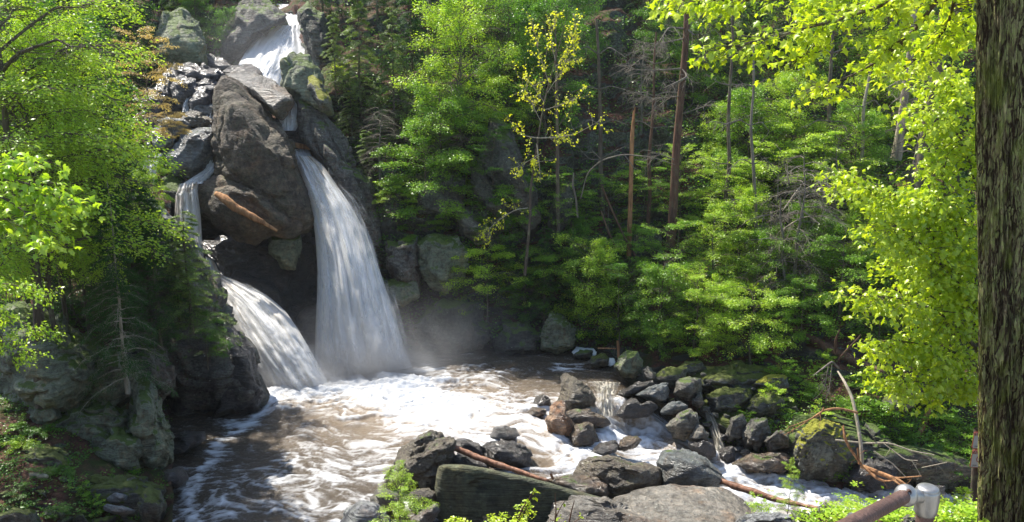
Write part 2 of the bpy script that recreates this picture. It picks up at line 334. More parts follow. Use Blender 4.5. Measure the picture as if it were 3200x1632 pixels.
# ------------------------------------------------------------ water
def zw(x, y):
    r = -np.interp(x, [-50, .3, 2.6, 5, 8, 12.7, 17, 40], [0, 0, .35, 1.0, 1.75, 2.75, 3.4, 6])
    return r * np.maximum(sstep(31.4, 30.0, y), sstep(4.0, 6.5, x))
def water():
    xs = np.arange(-15, 26, .05); ys = np.concatenate([np.arange(14, 20, .2), np.arange(20, 40.5, .055)])
    X, Yy = np.meshgrid(xs, ys); Z = zw(X, Yy)
    q = np.stack([X, Yy, X * 0], -1)
    # swirl warp so streaks curl round the pool
    wx = 1.3 * fbm(q * .22, 3, 5); wy = 1.3 * fbm(q * .22 + 9, 3, 6)
    ca, sa = math.cos(-.12), math.sin(-.12)
    L = (X + wx) * ca + (Yy + wy) * sa; C = -(X + wx) * sa + (Yy + wy) * ca
    s1 = fbm(np.stack([L * .55, C * 2.0, X * 0], -1), 5, 21); s2 = fbm(np.stack([L * 1.7, C * 5.5, X * 0 + 3], -1), 4, 31)
    s3 = fbm(q * np.array([1.2, 1.2, 1]) + np.stack([wx, wy, wx * 0], -1) * 1.5, 4, 44, True)
    g = lambda cx, cy, rx, ry, a=0: np.exp(-((((X - cx) * math.cos(a) + (Yy - cy) * math.sin(a)) / rx) ** 2 + ((-(X - cx) * math.sin(a) + (Yy - cy) * math.cos(a)) / ry) ** 2))
    Fd = (1.1 * g(-5.4, 32.8, 3.6, 1.7) + 1.1 * g(-9.0, 31.4, 2.2, 1.3) + .95 * g(-3.6, 30.6, 3.4, 1.7, -.35) + .62 * g(-2.2, 28.6, 3.2, 1.8, -.5)
          + .42 * g(-4.0, 26.0, 4, 3) + .38 * g(-6, 22.5, 5, 3.5) + .30 * g(-.5, 30.5, 3, 1.5) + .22 * g(-1.0, 34, 4, 1.5))
    rap = sstep(-.3, 2.6, X) * sstep(32.2, 30.4, Yy) * sstep(22, 24, Yy)
    Fd = Fd + .95 * rap - .15 * g(4, 33, 3, 2.4)
    edge = np.exp(-((X - np.interp(Yy, [19, 21, 24, 27, 30], [-9.2, -9.3, -10.1, -10.3, -9.6]) - .5 - .35 * fbm(q * .8, 3, 61)) / .30) ** 2)
    Fd = Fd + .75 * edge + 1.1 * g(-9.75, 28.5, .65, .42) 
    Fd = Fd + .95 * g(2.4, 34.6, .85, .5, .2)
    fil = 1 - np.clip(np.abs(fbm(q * np.array([1.0, 1.5, 1]) + np.stack([wx, wy, wx * 0], -1), 4, 88)) * 5, 0, 1)
    foam = sstep(.10, 1.28, Fd * .85 + .48 * s1 + .40 * s2 + .26 * s3 + .42 * fil * sstep(.10, .35, Fd) - .20)
    foam = np.clip(foam + .18 * sstep(.12, .5, s2) * sstep(.1, .5, Fd), 0, 1)
    turb = np.clip(.10 + .5 * (1.3 * g(-5, 31.5, 5, 3) + g(-2.5, 28.5, 4, 3)) + .75 * rap, 0, 1)
    Z = Z + turb * (.12 * s1 + .05 * s2) + .05 * s1 + .018 * s2 + .010 * pn(q * np.array([9, 14, 1]), 3)
    Z = Z + .18 * g(-5.0, 32.6, 3.5, .9) * (1 + .5 * s1) + .18 * g(-9.0, 31.4, 1.8, .7) + (.16 * g(-5.0, 32.0, 3.8, 1.8) + .14 * g(-9.0, 31.0, 2.2, 1.2) + .08 * g(-2.5, 30, 3.5, 2)) * fbm(q * np.array([1.6, 2.0, 1]), 4, 91, True) + .3 * rap * pn(q * np.array([.55, .9, 1]), 71)
    V = np.stack([X, Yy, Z], -1).reshape(-1, 3)
    s = NT('muddy_water'); co = s.n('TexCoord').outputs['Object']; fa = s.n('Attribute', attribute_name='foam').outputs['Fac']
    fn = s.math('ADD', s.math('MULTIPLY', s.noise(s.mapping(co, (1, 2.2, 1), (0, 0, R(8))), 4, 8, .8, 1.0), .6), s.math('MULTIPLY', s.noise(s.mapping(co, (1, 1.6, 1)), 13, 5, .8, .5), .4))
    f2 = s.math('ADD', fa, s.math('MULTIPLY', s.math('SUBTRACT', fn, .5), s.math('MULTIPLY', s.math('SUBTRACT', 1.25, fa), 1.9)), clamp=True)
    ff = s.ramp(f2, [(.04, 0.0), (.40, .30), (1.0, 1.0)])
    mud = s.mix(s.noise(co, .5, 5), (.040, .030, .019), (.085, .064, .042))
    mud = s.mix(s.ramp(s.n('Attribute', attribute_name='turb').outputs['Fac'], [(.1, 0.0), (.8, 1.0)]), mud, (.20, .15, .10))
    col = s.mix(ff, mud, (.62, .63, .64))
    bm = s.n('Bump', {'Height': s.noise(s.mapping(co, (1, 1.8, 1)), 5, 6, .7), 'Strength': .8, 'Distance': .08})
    ro = s.math('ADD', s.math('MULTIPLY', ff, .55), .16)
    sh = s.n('BsdfPrincipled', {'Base Color': col, 'Roughness': ro, 'Normal': bm.outputs[0], 'Specular IOR Level': .5, 'IOR': 1.33})
    m = s.done(sh.outputs[0])
    me = mesh_from('pool_water', V, grid_faces(len(ys), len(xs)), m, attrs={'foam': ('POINT', foam.ravel()), 'turb': ('POINT', turb.ravel())})
    tag(obj('pool_water', me), kind='structure')
water()

def fall_mat(name, tint, dens=.5, edge=1.0, brown=0.0, su=22, sv_=1.2):
    s = NT(name); uv = s.n('UVMap').outputs[0]
    U = s.n('SeparateXYZ', {0: uv}).outputs[0]; Vv = s.n('SeparateXYZ', {0: uv}).outputs[1]
    wv = s.n('TexNoise', {'Vector': s.mapping(uv, (5, 3, 1)), 'Scale': 1.0, 'Detail': 3.0}).outputs[1]; uv = s.mix(.07, uv, wv)
    st = s.mapping(uv, (su, sv_, 1)); n = s.noise(st, 1.0, 5, .6, .35); nb = s.noise(s.mapping(uv, (su * 3.2, sv_ * 1.3, 1)), 1.0, 4, .7, .15)
    nc = s.noise(s.mapping(uv, (su * .3, sv_ * 2.6, 1)), 1.0, 6, .7, .6)
    e = s.math('MULTIPLY', s.math('MULTIPLY', U, s.math('SUBTRACT', 1.0, U)), 4.0)      # 0 at the rims
    k = s.math('ADD', s.math('MULTIPLY', n, .8), s.math('ADD', s.math('MULTIPLY', nb, .22), s.math('MULTIPLY', nc, .98)))
    al = s.math('ADD', s.math('SUBTRACT', k, 1.30 - dens), s.math('MULTIPLY', s.math('POWER', e, .5), edge))
    al = s.ramp(al, [(.10, 0.0), (.85, 1.0)])
    al = s.math('MULTIPLY', al, s.n('Attribute', attribute_name='fade').outputs['Fac'])
    kk = s.ramp(k, [(.72, 0.0), (1.0 if False else .99, 1.0)])
    col = s.mix(s.ramp(n, [(.3, 0.0), (.65, 1.0)]), tuple(x * .92 for x in tint), tint)
    if brown: col = s.mix(s.math('MULTIPLY', s.math('MULTIPLY', s.ramp(nc, [(.4, 0.0), (.6, 1.0)]), s.ramp(Vv, [(0.0, 1.0), (.75, .15)])), brown), col, (.50, .36, .2))
    d = s.n('BsdfDiffuse', {'Color': col}); t = s.n('BsdfTranslucent', {'Color': col}); g = s.n('BsdfGlossy', {'Color': (1, 1, 1, 1), 'Roughness': .45})
    m1 = s.n('MixShader', {0: .5, 1: d.outputs[0], 2: t.outputs[0]}); m1 = s.n('MixShader', {0: .05, 1: m1.outputs[0], 2: g.outputs[0]})
    tp = s.n('BsdfTransparent'); m2 = s.n('MixShader', {0: al, 1: tp.outputs[0], 2: m1.outputs[0]})
    return s.done(m2.outputs[0])
M['fall'] = fall_mat('falling_water', (.97, .965, .94), .74, .55, .75, 7)
M['fallwisp'] = fall_mat('wispy_water', (.95, .96, .98), .16, .45, 0, 12)
M['veil'] = fall_mat('water_veil', (.96, .97, .98), .02, .62, 0, 5, 1.0)
M['fallwhite'] = fall_mat('white_cascade', (.95, .96, .96), .84, .7, .1, 4, 5.0)
M['chute'] = fall_mat('clear_chute', (.6, .58, .5), .30, .7, .5, 9, 1.6)
def ribbon(name, rows, mat, bulge=.5, nu=40, nv=90, seed=1, fade=(0.0, 0.0), rip=.08, parent=None):
    """rows: (uL, vL, uR, vR, Y) from lip to foot"""
    rows = np.array(rows, float); t = np.linspace(0, 1, len(rows)); tt = np.linspace(0, 1, nv)
    def cr(col):   # smooth interpolation
        a = np.interp(tt, t, col)
        for _ in range(6): a[1:-1] = (a[:-2] + 2 * a[1:-1] + a[2:]) / 4
        return a
    uL, vL, uR, vR, Y = [cr(rows[:, k]) for k in range(5)]
    s = np.linspace(0, 1, nu)[None, :]
    u = uL[:, None] * (1 - s) + uR[:, None] * s; v = vL[:, None] * (1 - s) + vR[:, None] * s
    n = fbm(np.stack([s * 9 + tt[:, None] * 0, tt[:, None] * 1.5 + s * 0, s * 0 + seed + tt[:, None] * 0], -1), 3, seed)
    n2 = fbm(np.stack([s * 14 + tt[:, None] * 0, tt[:, None] * 7 + s * 0, s * 0 + seed * 3.3 + tt[:, None] * 0], -1), 3, seed + 4)
    Yg = Y[:, None] - bulge * np.sin(np.pi * s) ** .7 - rip * 3 * n - rip * 1.6 * n2
    p = P(u, v, Yg).reshape(-1, 3)
    uv = np.stack([s + 0 * tt[:, None], tt[:, None] + 0 * s], -1).reshape(-1, 2)
    fd = np.ones(nv)
    if fade[0]: fd *= sstep(0, fade[0], tt)
    if fade[1]: fd *= sstep(1, 1 - fade[1], tt)
    fa = (fd[:, None] + 0 * s).ravel()
    me = mesh_from(name, p, grid_faces(nv, nu), mat, uv=uv, attrs={'fade': ('POINT', fa)})
    return obj(name, me, parent)
def fall(name, label, layers, base):
    root = empty(name, (0, 0, 0)); tag(root, label, 'waterfall')
    for k, (nm, rows, mt, kw) in enumerate(layers): ribbon(nm, rows, M[mt], parent=root, seed=k * 3 + 1, **kw)
    return root
main_rows = [(918, 488, 975, 488, 39.4), (930, 520, 1010, 515, 38.9), (950, 580, 1050, 575, 38.0), (975, 660, 1095, 640, 37.2), (985, 740, 1140, 720, 36.4), (992, 840, 1175, 810, 35.6), (990, 940, 1205, 900, 35.0), (985, 1040, 1235, 990, 34.5), (985, 1130, 1262, 1080, 34.2), (985, 1185, 1290, 1150, 34.1)]
fall('main_waterfall', 'tall white waterfall plunging right of the giant grey boulder into the pool', [
    ('water_curtain', main_rows, 'fall', dict(bulge=.9, nv=140, nu=60)),
    ('outer_curtain', [(1010, 560, 1060, 560, 37.9), (1045, 620, 1120, 620, 36.8), (1060, 720, 1170, 700, 35.9), (1070, 840, 1212, 800, 35.1), (1080, 960, 1240, 900, 34.4), (1090, 1060, 1275, 1010, 34.0), (1100, 1170, 1300, 1130, 33.8)], 'fallwisp', dict(bulge=.4, fade=(.2, .1))),
    ('veil', [(905, 500, 985, 500, 39.2), (925, 580, 1065, 570, 37.6), (950, 660, 1120, 640, 36.8), (962, 760, 1165, 730, 36.0), (965, 880, 1215, 840, 35.0), (955, 1000, 1262, 950, 34.3), (950, 1100, 1300, 1040, 33.9), (945, 1195, 1330, 1150, 33.6)], 'veil', dict(bulge=.7, fade=(.1, .05))),
    ('inner_curtain', [(985, 800, 1020, 800, 36), (990, 900, 1050, 880, 35.2), (985, 1000, 1080, 980, 34.6), (985, 1100, 1110, 1090, 34.0), (985, 1190, 1130, 1180, 33.7)], 'fallwisp', dict(bulge=.5, fade=(.2, .1))),
    ('side_jet', [(1005, 830, 1035, 830, 36.2), (1000, 860, 1045, 850, 35.8), (1000, 920, 1055, 920, 35.6), (1010, 985, 1060, 985, 35.4)], 'fallwisp', dict(bulge=.3, fade=(.15, .35))),
    ('foot_spray', [(1070, 1000, 1090, 1000, 34.6), (1030, 1060, 1120, 1060, 34.1), (1005, 1120, 1150, 1120, 33.7), (990, 1185, 1170, 1180, 33.5)], 'fallwisp', dict(bulge=.4, fade=(.25, .0)))], None)
left_rows = [(640, 800, 668, 815, 37.0), (645, 850, 690, 858, 36.4), (668, 905, 760, 888, 35.4), (690, 960, 835, 922, 34.5), (720, 1030, 895, 975, 33.7), (755, 1090, 935, 1035, 33.0), (790, 1140, 968, 1090, 32.5), (825, 1190, 995, 1140, 32.2), (860, 1240, 1025, 1195, 32.0)]
fall('lower_waterfall', 'broad white cascade sliding from the left ledge down to the pool', [
    ('water_curtain', left_rows, 'fall', dict(bulge=.7, nv=110)),
    ('veil', [(640, 860, 700, 850, 36.2), (660, 930, 790, 880, 35.0), (690, 1010, 880, 930, 34.0), (730, 1090, 950, 1010, 33.0), (780, 1160, 1000, 1080, 32.3), (830, 1245, 1060, 1180, 31.7)], 'veil', dict(bulge=.8, fade=(.15, .05))),
    ('outer_curtain', [(690, 920, 720, 895, 35.0), (720, 985, 830, 930, 34.0), (760, 1060, 900, 1010, 33.0), (800, 1130, 950, 1080, 32.5), (850, 1215, 1010, 1170, 32.0)], 'fallwisp', dict(bulge=.5, fade=(.1, .1)))], None)
fall('left_waterfall', 'narrow double stranded waterfall dropping off the ledge left of the giant boulder', [
    ('lip_stream', [(655, 495, 682, 505, 38.6), (640, 530, 680, 525, 38.1), (600, 555, 655, 555, 37.6), (570, 575, 640, 575, 37.2)], 'fallwhite', dict(bulge=.3, nv=40)),
    ('water_curtain', [(560, 575, 622, 568, 37.3), (548, 610, 618, 600, 36.9), (544, 680, 628, 680, 36.6), (560, 760, 632, 760, 36.4), (590, 830, 640, 830, 36.3)], 'fall', dict(bulge=.4, nv=80))], None)
fall('upper_waterfall', 'wide hazy white cascade at the top of the gorge', [
    ('top_stream', [(862, 12, 925, 14, 58), (880, 40, 930, 40, 55), (895, 60, 935, 70, 53), (905, 85, 940, 90, 51.5)], 'fallwhite', dict(bulge=.3, nv=40)),
    ('water_curtain', [(870, 80, 938, 78, 51.5), (820, 105, 950, 100, 50.5), (775, 150, 965, 140, 49.3), (745, 200, 965, 180, 48), (750, 245, 900, 230, 47), (790, 290, 905, 280, 46)], 'fallwhite', dict(bulge=.9, nv=90)),
    ('outer_curtain', [(880, 85, 930, 85, 51), (840, 125, 950, 120, 49.5), (800, 180, 950, 170, 48), (800, 260, 905, 260, 46.3)], 'fallwisp', dict(bulge=.8, fade=(.1, .1)))], None)
fall('boulder_gap_cascade', 'small creamy cascade in the gap right of the giant boulder top', [
    ('water_curtain', [(890, 318, 928, 314, 41.2), (878, 345, 938, 340, 40.9), (868, 375, 940, 372, 40.6), (872, 410, 925, 408, 40.3)], 'fallwhite', dict(bulge=.4, nv=40)),
    ('lip_stream', [(905, 465, 965, 467, 40.6), (910, 480, 970, 480, 40.0), (918, 495, 975, 492, 39.6), (925, 510, 990, 508, 39.2)], 'fallwhite', dict(bulge=.2, nv=30))], None)
fall('ledge_cascade', 'short white cascade beside the left edge of the giant boulder', [
    ('water_curtain', [(650, 340, 672, 335, 40.6), (640, 355, 672, 360, 40.2), (630, 368, 672, 380, 39.8), (650, 392, 672, 402, 39.4)], 'fallwhite', dict(bulge=.2, nv=30))], None)
fall('thin_cascade', 'thin water jet between dark rocks left of the giant boulder', [
    ('water_curtain', [(588, 293, 602, 297, 41.2), (578, 310, 594, 312, 40.9), (572, 330, 590, 330, 40.6), (570, 350, 590, 350, 40.4)], 'fallwhite', dict(bulge=.1, nv=30))], None)
fall('hidden_cascade', 'faint cascade showing through leaves at the far left of the falls', [
    ('water_curtain', [(460, 485, 510, 480, 38.6), (445, 530, 490, 520, 38), (440, 600, 485, 590, 37.6), (450, 670, 480, 660, 37.4)], 'fallwhite', dict(bulge=.2, nv=30))], None)
fall('chute', 'small clear chute spilling between the lichen pyramid rock and dark ledge', [
    ('water_curtain', [(1840, 1190, 1940, 1195, 31.4), (1858, 1212, 1932, 1214, 31.0), (1860, 1250, 1925, 1250, 30.5), (1850, 1300, 1935, 1300, 30.0)], 'chute', dict(bulge=.25, nv=40))], None)
fall('rock_rill', 'little rill tumbling over wet stones beneath the right bank', [
    ('water_curtain', [(2195, 1270, 2210, 1268, 31.6), (2205, 1310, 2235, 1305, 31.0), (2225, 1370, 2255, 1360, 30.2), (2235, 1420, 2275, 1415, 29.6), (2240, 1450, 2290, 1445, 29.3)], 'chute', dict(bulge=.2, nv=40))], None)

# ------------------------------------------------------------ rocks
def ico(sub):
    import bmesh
    bm = bmesh.new(); bmesh.ops.create_icosphere(bm, subdivisions=sub, radius=1)
    V = np.array([v.co[:] for v in bm.verts]); F = np.array([[v.index for v in f.verts] for f in bm.faces]); bm.free(); return V, F
ICO = {k: ico(k) for k in (3, 4, 5, 6)}
def radial(poly):
    c = np.mean([poly.min(0), poly.max(0)], 0) * .5 + poly.mean(0) * .5
    th = np.linspace(-np.pi, np.pi, 361); d = np.stack([np.cos(th), np.sin(th)], -1); r = np.full(len(th), .0)
    A = poly; B = np.roll(poly, -1, 0)
    for a, b in zip(A, B):
        e = b - a; den = d[:, 0] * e[1] - d[:, 1] * e[0]; den = np.where(np.abs(den) < 1e-9, 1e-9, den)
        w_ = a - c; t = (w_[0] * e[1] - w_[1] * e[0]) / den; q = (w_[0] * d[:, 1] - w_[1] * d[:, 0]) / den
        ok = (t > 0) & (q >= -1e-6) & (q <= 1 + 1e-6) & (np.abs(den) > 1e-5 * np.linalg.norm(e)); r = np.where(ok, np.maximum(r, t), r)
    r = np.where(r <= 0, np.median(r), np.minimum(r, np.linalg.norm(poly - c, axis=1).max()))
    r = (np.roll(r, 1) + 2 * r + np.roll(r, -1)) / 4
    return c, th, r
def rock(outline, mat, label, Y=None, z=None, thick=None, sub=4, seed=0, horiz=False, box=.6, rough=1.0, lean=0.25, name='boulder', cuts=18, group=None, zb=None, cat='rock', blocks=None, block_amp=1.0):
    o2 = np.array(outline, float); rnd = np.random.RandomState(seed + len(outline) * 7 + int(o2[0, 0]))
    vb = o2[:, 1].max()
    if horiz:
        dx, dy, dz = ray(o2[:, 0], o2[:, 1]); t = (z - CAMZ) / dz; poly = np.stack([dx * t, dy * t], -1)
    else:
        if Y is None: Y = Yz(vb, zb if zb is not None else 0.0) + .3
        p = P(o2[:, 0], o2[:, 1], Y); poly = p[:, [0, 2]]
    c, th, r = radial(poly); size = float(np.mean(r))
    if thick is None: thick = size * .9
    V, F = ICO[sub]; n = V.copy()
    Q = n.copy()
    for k in range(cuts):                       # facets
        a = norm(rnd.normal(size=3)); dcut = rnd.uniform(.52, .86)
        s = Q @ a; Q = Q - np.where(s > dcut, (s - dcut) * .96, 0)[:, None] * a
    lat = np.sqrt(n[:, 0] ** 2 + n[:, 2] ** 2) + 1e-9
    ang = np.arctan2(n[:, 2], n[:, 0]); rr = np.interp(ang, th, r)
    cc_ = np.stack([np.cos(ang) * 2.2, np.sin(ang) * 2.2, ang * 0 + seed * 3.1], -1); rr = rr * (1 + (.06 * fbm(cc_, 3, seed + 5) + .035 * fbm(cc_ * 3, 3, seed + 6, True) - .01) * (rough > .3))
    qlat = np.sqrt(Q[:, 0] ** 2 + Q[:, 2] ** 2); shrink = .35 * np.clip(qlat / lat, 0, 1) + .65
    s = lat ** box * np.where(lat > .93, 1, shrink)
    px = np.cos(ang) * rr * s; pz = np.sin(ang) * rr * s; py = Q[:, 1] * thick * 1.15 if cuts else np.sign(n[:, 1]) * np.abs(n[:, 1]) ** (box + .15) * thick
    if horiz: p = np.stack([c[0] + px, c[1] + pz, z - thick * .8 - py * -1 * np.sign(1)], -1)
    else:
        f_ = (Y + py + lean * pz) / Y
        p = np.stack([(c[0] + px) * f_, Y * f_, CAMZ + (c[1] + pz - CAMZ) * f_], -1)
    nn = norm(np.stack([px / np.maximum(rr, .01), (py / thick) if not horiz else pz / np.maximum(rr, .01), (pz / np.maximum(rr, .01)) if not horiz else py / thick], -1))
    sc = 1 / max(.25, size)
    d = .09 * fbm(p * sc * 1.1, 3, seed + 1) + .10 * (fbm(p * sc * np.array([2.2, 2.2, 4.5]) + .4 * pn(p * sc * 2)[:, None], 4, seed + 2, True) - .3) + .03 * fbm(p * sc * 9, 3, seed + 3, True)
    nb = max(10, int(blocks if blocks else (26 if sub < 5 else 46 if sub == 5 else 90)))
    if rough >= .4:                              # fractured joints: irregular blocks standing a little proud of each other
        W = V * np.array([1, 1, 1.25]) + .14 * np.stack([pn(V * 2.2 + k * 7.3, seed + k) for k in range(3)], -1)
        ce = norm(rnd.normal(size=(nb, 3))) * rnd.uniform(.8, 1.1, (nb, 1)) * np.array([1, 1, 1.25]); D2 = np.sqrt(((W[:, None] - ce[None]) ** 2).sum(-1))
        i1 = D2.argmin(1); srt = np.partition(D2, 1, axis=1); gap = srt[:, 1] - srt[:, 0]
        hgt = rnd.normal(0, 1, nb); tl = rnd.normal(0, .35, (nb, 3))
        d = d + block_amp * ((.055 * hgt[i1] + .25 * ((W - ce[i1]) * tl[i1]).sum(-1)) * sstep(0, .05, gap) - .055 * np.exp(-gap / .035))
    p = p + nn * (d * rough * size)[:, None]
    base = np.array([c[0], Y if not horiz else c[1], p[:, 2].min()])
    me = mesh_from(name, p - base, F if not horiz else F[:, ::-1], M[mat])
    o = obj(name, me, loc=base); tag(o, label, cat, group); return o

# falls group
rock([(667,273),(692,245),(735,260),(797,304),(835,348),(872,397),(909,460),(934,534),(960,600),(980,680),(975,725),(900,735),(820,700),(740,620),(690,560),(672,500),(665,380)], 'giant', 'giant upright grey boulder splitting the waterfall in two', Y=38.2, thick=1.7, sub=6, box=.4, rough=.55, cuts=16, blocks=34, seed=1)
rock([(614,596),(636,568),(680,545),(740,556),(800,590),(870,640),(940,690),(950,728),(900,745),(850,738),(797,758),(760,752),(680,714),(642,677),(617,627)], 'giant', 'overhanging brown boulder under the giant boulder with an orange log on it', Y=36.9, thick=1.5, sub=5, rough=.7, seed=2)
rock([(705,235),(735,222),(800,228),(850,255),(890,280),(909,298),(915,317),(872,373),(847,348),(803,310),(748,267)], 'flat', 'sunlit pale slab lying behind the top of the giant boulder', Y=40.6, thick=2.2, sub=5, seed=3, lean=.9)
rock([(690,228),(725,205),(780,203),(815,220),(822,245),(790,246),(720,238)], 'wet', 'low dark boulder at the foot of the uppermost cascade', Y=43.5, thick=1.2, seed=4)
rock([(881,248),(887,199),(915,177),(940,171),(971,186),(996,230),(1027,310),(1035,352),(996,360),(965,340),(934,323),(909,304),(887,280)], 'lichen', 'grey green pillar rock right of the uppermost cascade', Y=41.2, thick=1.4, sub=5, seed=5)
rock([(960,235),(985,225),(1010,265),(1035,310),(1032,345),(1005,345),(980,310),(962,270)], 'yellowmoss', 'boulder with vivid yellow moss beside the pillar rock', Y=40.2, thick=.9, seed=6, lean=.7)
rock([(925,300),(1000,330),(1060,420),(1110,500),(1160,600),(1190,700),(1195,780),(1120,760),(1060,650),(1000,540),(975,470),(945,440),(930,370)], 'falls_side', 'steep spotted rock wall right of the main waterfall lip', Y=39.9, thick=1.6, sub=6, rough=1.0, seed=7, name='rock_wall')
rock([(865,415),(900,395),(935,385),(960,430),(965,470),(900,470),(880,450)], 'wet', 'dark wet rock wedged between the two stages of the right channel', Y=41.2, thick=.9, seed=8)
rock([(515,490),(543,453),(580,410),(617,394),(672,404),(680,472),(678,500),(636,540),(592,560),(549,550)], 'blue', 'smooth wet sloping boulder left of the giant boulder', Y=38.8, thick=1.4, sub=5, seed=9, rough=.5, lean=.5)
rock([(529, 272), (561, 238), (606, 250), (625, 291), (606, 330), (554, 332)], 'wet', 'dark reddish boulder above the thin water jet', Y=41.5, thick=.9, seed=10, rough=1.6, cuts=26)
rock([(588, 308), (616, 276), (673, 272), (682, 308), (677, 353), (616, 362), (590, 346)], 'wet', 'dark rounded boulder right of the thin water jet', Y=41.0, thick=.9, seed=11, rough=1.6, cuts=26)
rock([(591, 344), (623, 322), (668, 328), (673, 357), (642, 371), (604, 366)], 'blue', 'small shiny boulder above the ledge cascade', Y=40.3, thick=.6, seed=12, rough=1.6, cuts=26)
rock([(529, 218), (595, 200), (672, 215), (710, 238), (672, 269), (595, 269), (544, 254)], 'wet', 'flat dark ledge rock under the tall grey cliff', Y=43.5, thick=1.2, seed=13, rough=1.6, cuts=26)
rock([(599, 260), (651, 245), (686, 260), (679, 290), (625, 290)], 'wet', 'small black rock below the flat ledge', Y=42.3, thick=.8, seed=14, rough=1.6, cuts=26)
rock([(565, 361), (610, 348), (661, 370), (664, 399), (597, 406), (565, 395)], 'speck', 'brown boulder under the copper tree branches', Y=39.6, thick=.8, seed=15, rough=1.6, cuts=26)
rock([(468, 419), (519, 374), (577, 374), (590, 400), (545, 451), (494, 483), (466, 458)], 'blue', 'grey wet boulder left of the sloping boulder', Y=39.2, thick=1., seed=16, rough=1.6, cuts=26)
rock([(500,560),(545,545),(590,560),(560,600),(548,680),(560,760),(520,740),(490,650)], 'cliffdark', 'dark rock shelf behind the narrow left waterfall', Y=38.0, thick=1.0, seed=17, name='rock_shelf')
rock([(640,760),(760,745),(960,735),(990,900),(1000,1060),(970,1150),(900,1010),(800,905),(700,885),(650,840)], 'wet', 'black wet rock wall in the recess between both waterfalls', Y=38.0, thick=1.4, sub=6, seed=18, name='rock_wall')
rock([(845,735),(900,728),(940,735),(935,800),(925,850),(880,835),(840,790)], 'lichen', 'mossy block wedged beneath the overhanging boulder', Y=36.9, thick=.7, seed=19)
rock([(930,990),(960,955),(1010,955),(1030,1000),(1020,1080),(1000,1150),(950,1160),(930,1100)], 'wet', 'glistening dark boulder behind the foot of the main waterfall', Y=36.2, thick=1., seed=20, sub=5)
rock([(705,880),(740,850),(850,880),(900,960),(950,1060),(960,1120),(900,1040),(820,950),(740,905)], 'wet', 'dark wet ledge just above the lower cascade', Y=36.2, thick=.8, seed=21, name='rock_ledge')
# left cliff
rock([(430,640),(520,700),(590,760),(649,853),(689,922),(700,980),(745,1040),(792,1089),(800,1160),(832,1230),(800,1275),(727,1295),(646,1350),(534,1375),(505,1290),(440,1150),(400,1000),(400,800)], 'falls_side', 'big spotted cliff face left of the lower cascade', Y=31.2, thick=2.4, sub=6, rough=.95, seed=22, name='cliff', box=.5, cuts=40)
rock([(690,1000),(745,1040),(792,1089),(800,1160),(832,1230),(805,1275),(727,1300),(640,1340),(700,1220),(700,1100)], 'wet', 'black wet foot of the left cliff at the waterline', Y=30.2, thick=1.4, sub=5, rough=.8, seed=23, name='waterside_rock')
rock([(395,600),(450,590),(540,680),(600,760),(640,830),(600,850),(500,760),(420,690)], 'pale', 'pale diagonal rock slab under the left hemlocks', Y=33.6, thick=.9, sub=5, seed=24, name='rock_slab')
rock([(-40,1000),(120,950),(180,1000),(250,1050),(320,1090),(345,1180),(310,1235),(240,1275),(120,1290),(-40,1270)], 'lichen', 'large lichen covered outcrop at the left edge of the photo', Y=25.8, thick=1.9, sub=6, seed=25, name='rock_outcrop')
rock([(250,1200),(310,1085),(380,1110),(425,1160),(415,1230),(380,1270),(300,1270)], 'lichen', 'green rounded outcrop right of the large left edge outcrop', Y=25.9, thick=1.2, sub=5, seed=26, name='rock_outcrop')
rock([(425,1200),(455,1185),(490,1230),(508,1290),(530,1370),(537,1430),(500,1485),(440,1500),(390,1440),(390,1350),(410,1270)], 'lichen', 'tall pale green rock standing at the corner of the pool', Y=24.8, thick=1.3, sub=6, seed=27)
rock([(235,1410),(290,1375),(370,1345),(440,1370),(475,1430),(445,1490),(350,1490),(250,1475)], 'lichen', 'pale mottled rock left of the tall corner rock', Y=24.0, thick=1.2, sub=5, seed=28)
rock([(45,1420),(110,1385),(195,1400),(235,1450),(205,1500),(100,1495),(45,1460)], 'moss', 'low mossy boulder in the left leaf litter', Y=22.6, thick=1.0, sub=5, seed=29)
rock([(150,1300),(225,1245),(320,1255),(400,1290),(430,1370),(405,1470),(290,1500),(185,1485),(130,1400)], 'lichen', 'broad lichen green rock face in the middle of the left bank', Y=24.9, thick=1.2, sub=6, seed=151, name='rock_outcrop', rough=1.1)
rock([(-60,1250),(60,1225),(165,1262),(190,1340),(130,1400),(20,1425),(-60,1400)], 'moss', 'dark mossy rock shelf under the large left edge outcrop', Y=25.0, thick=1.1, sub=6, seed=152, name='rock_shelf', rough=1.1)
rock([(230,1515),(330,1488),(430,1495),(505,1530),(515,1600),(400,1625),(270,1590)], 'moss', 'low mossy ledge stepping down to the pool at the bottom left', Y=21.6, thick=.8, sub=5, seed=153, name='rock_shelf', rough=1.1)
rock([(380,1090),(440,1060),(520,1100),(540,1200),(500,1260),(430,1210),(385,1160)], 'falls_side', 'grey rock joining the left cliff and the tall corner rock', Y=27.6, thick=1.2, sub=5, seed=154, name='rock_outcrop', rough=1.1)
rock([(88,1270),(180,1252),(195,1310),(140,1355),(88,1335)], 'lichen', 'square lichened boulder under the left edge outcrop', Y=24.3, thick=.8, sub=5, seed=30)
rock([(298,1300),(340,1255),(378,1300),(355,1345),(312,1335)], 'lichen', 'small pointed yellow green boulder between the left outcrops', Y=24.6, thick=.6, seed=31)
rock([(505,1395),(560,1358),(640,1350),(640,1378),(580,1415),(530,1440)], 'wet', 'low black rock where the left cliff meets the pool', Y=26.2, thick=1.0, seed=32)
rock([(500,1500),(520,1468),(570,1462),(590,1485),(575,1515),(520,1525)], 'wet', 'dark wet boulder at the left waterline below the corner rock', Y=23.2, thick=.8, seed=33)
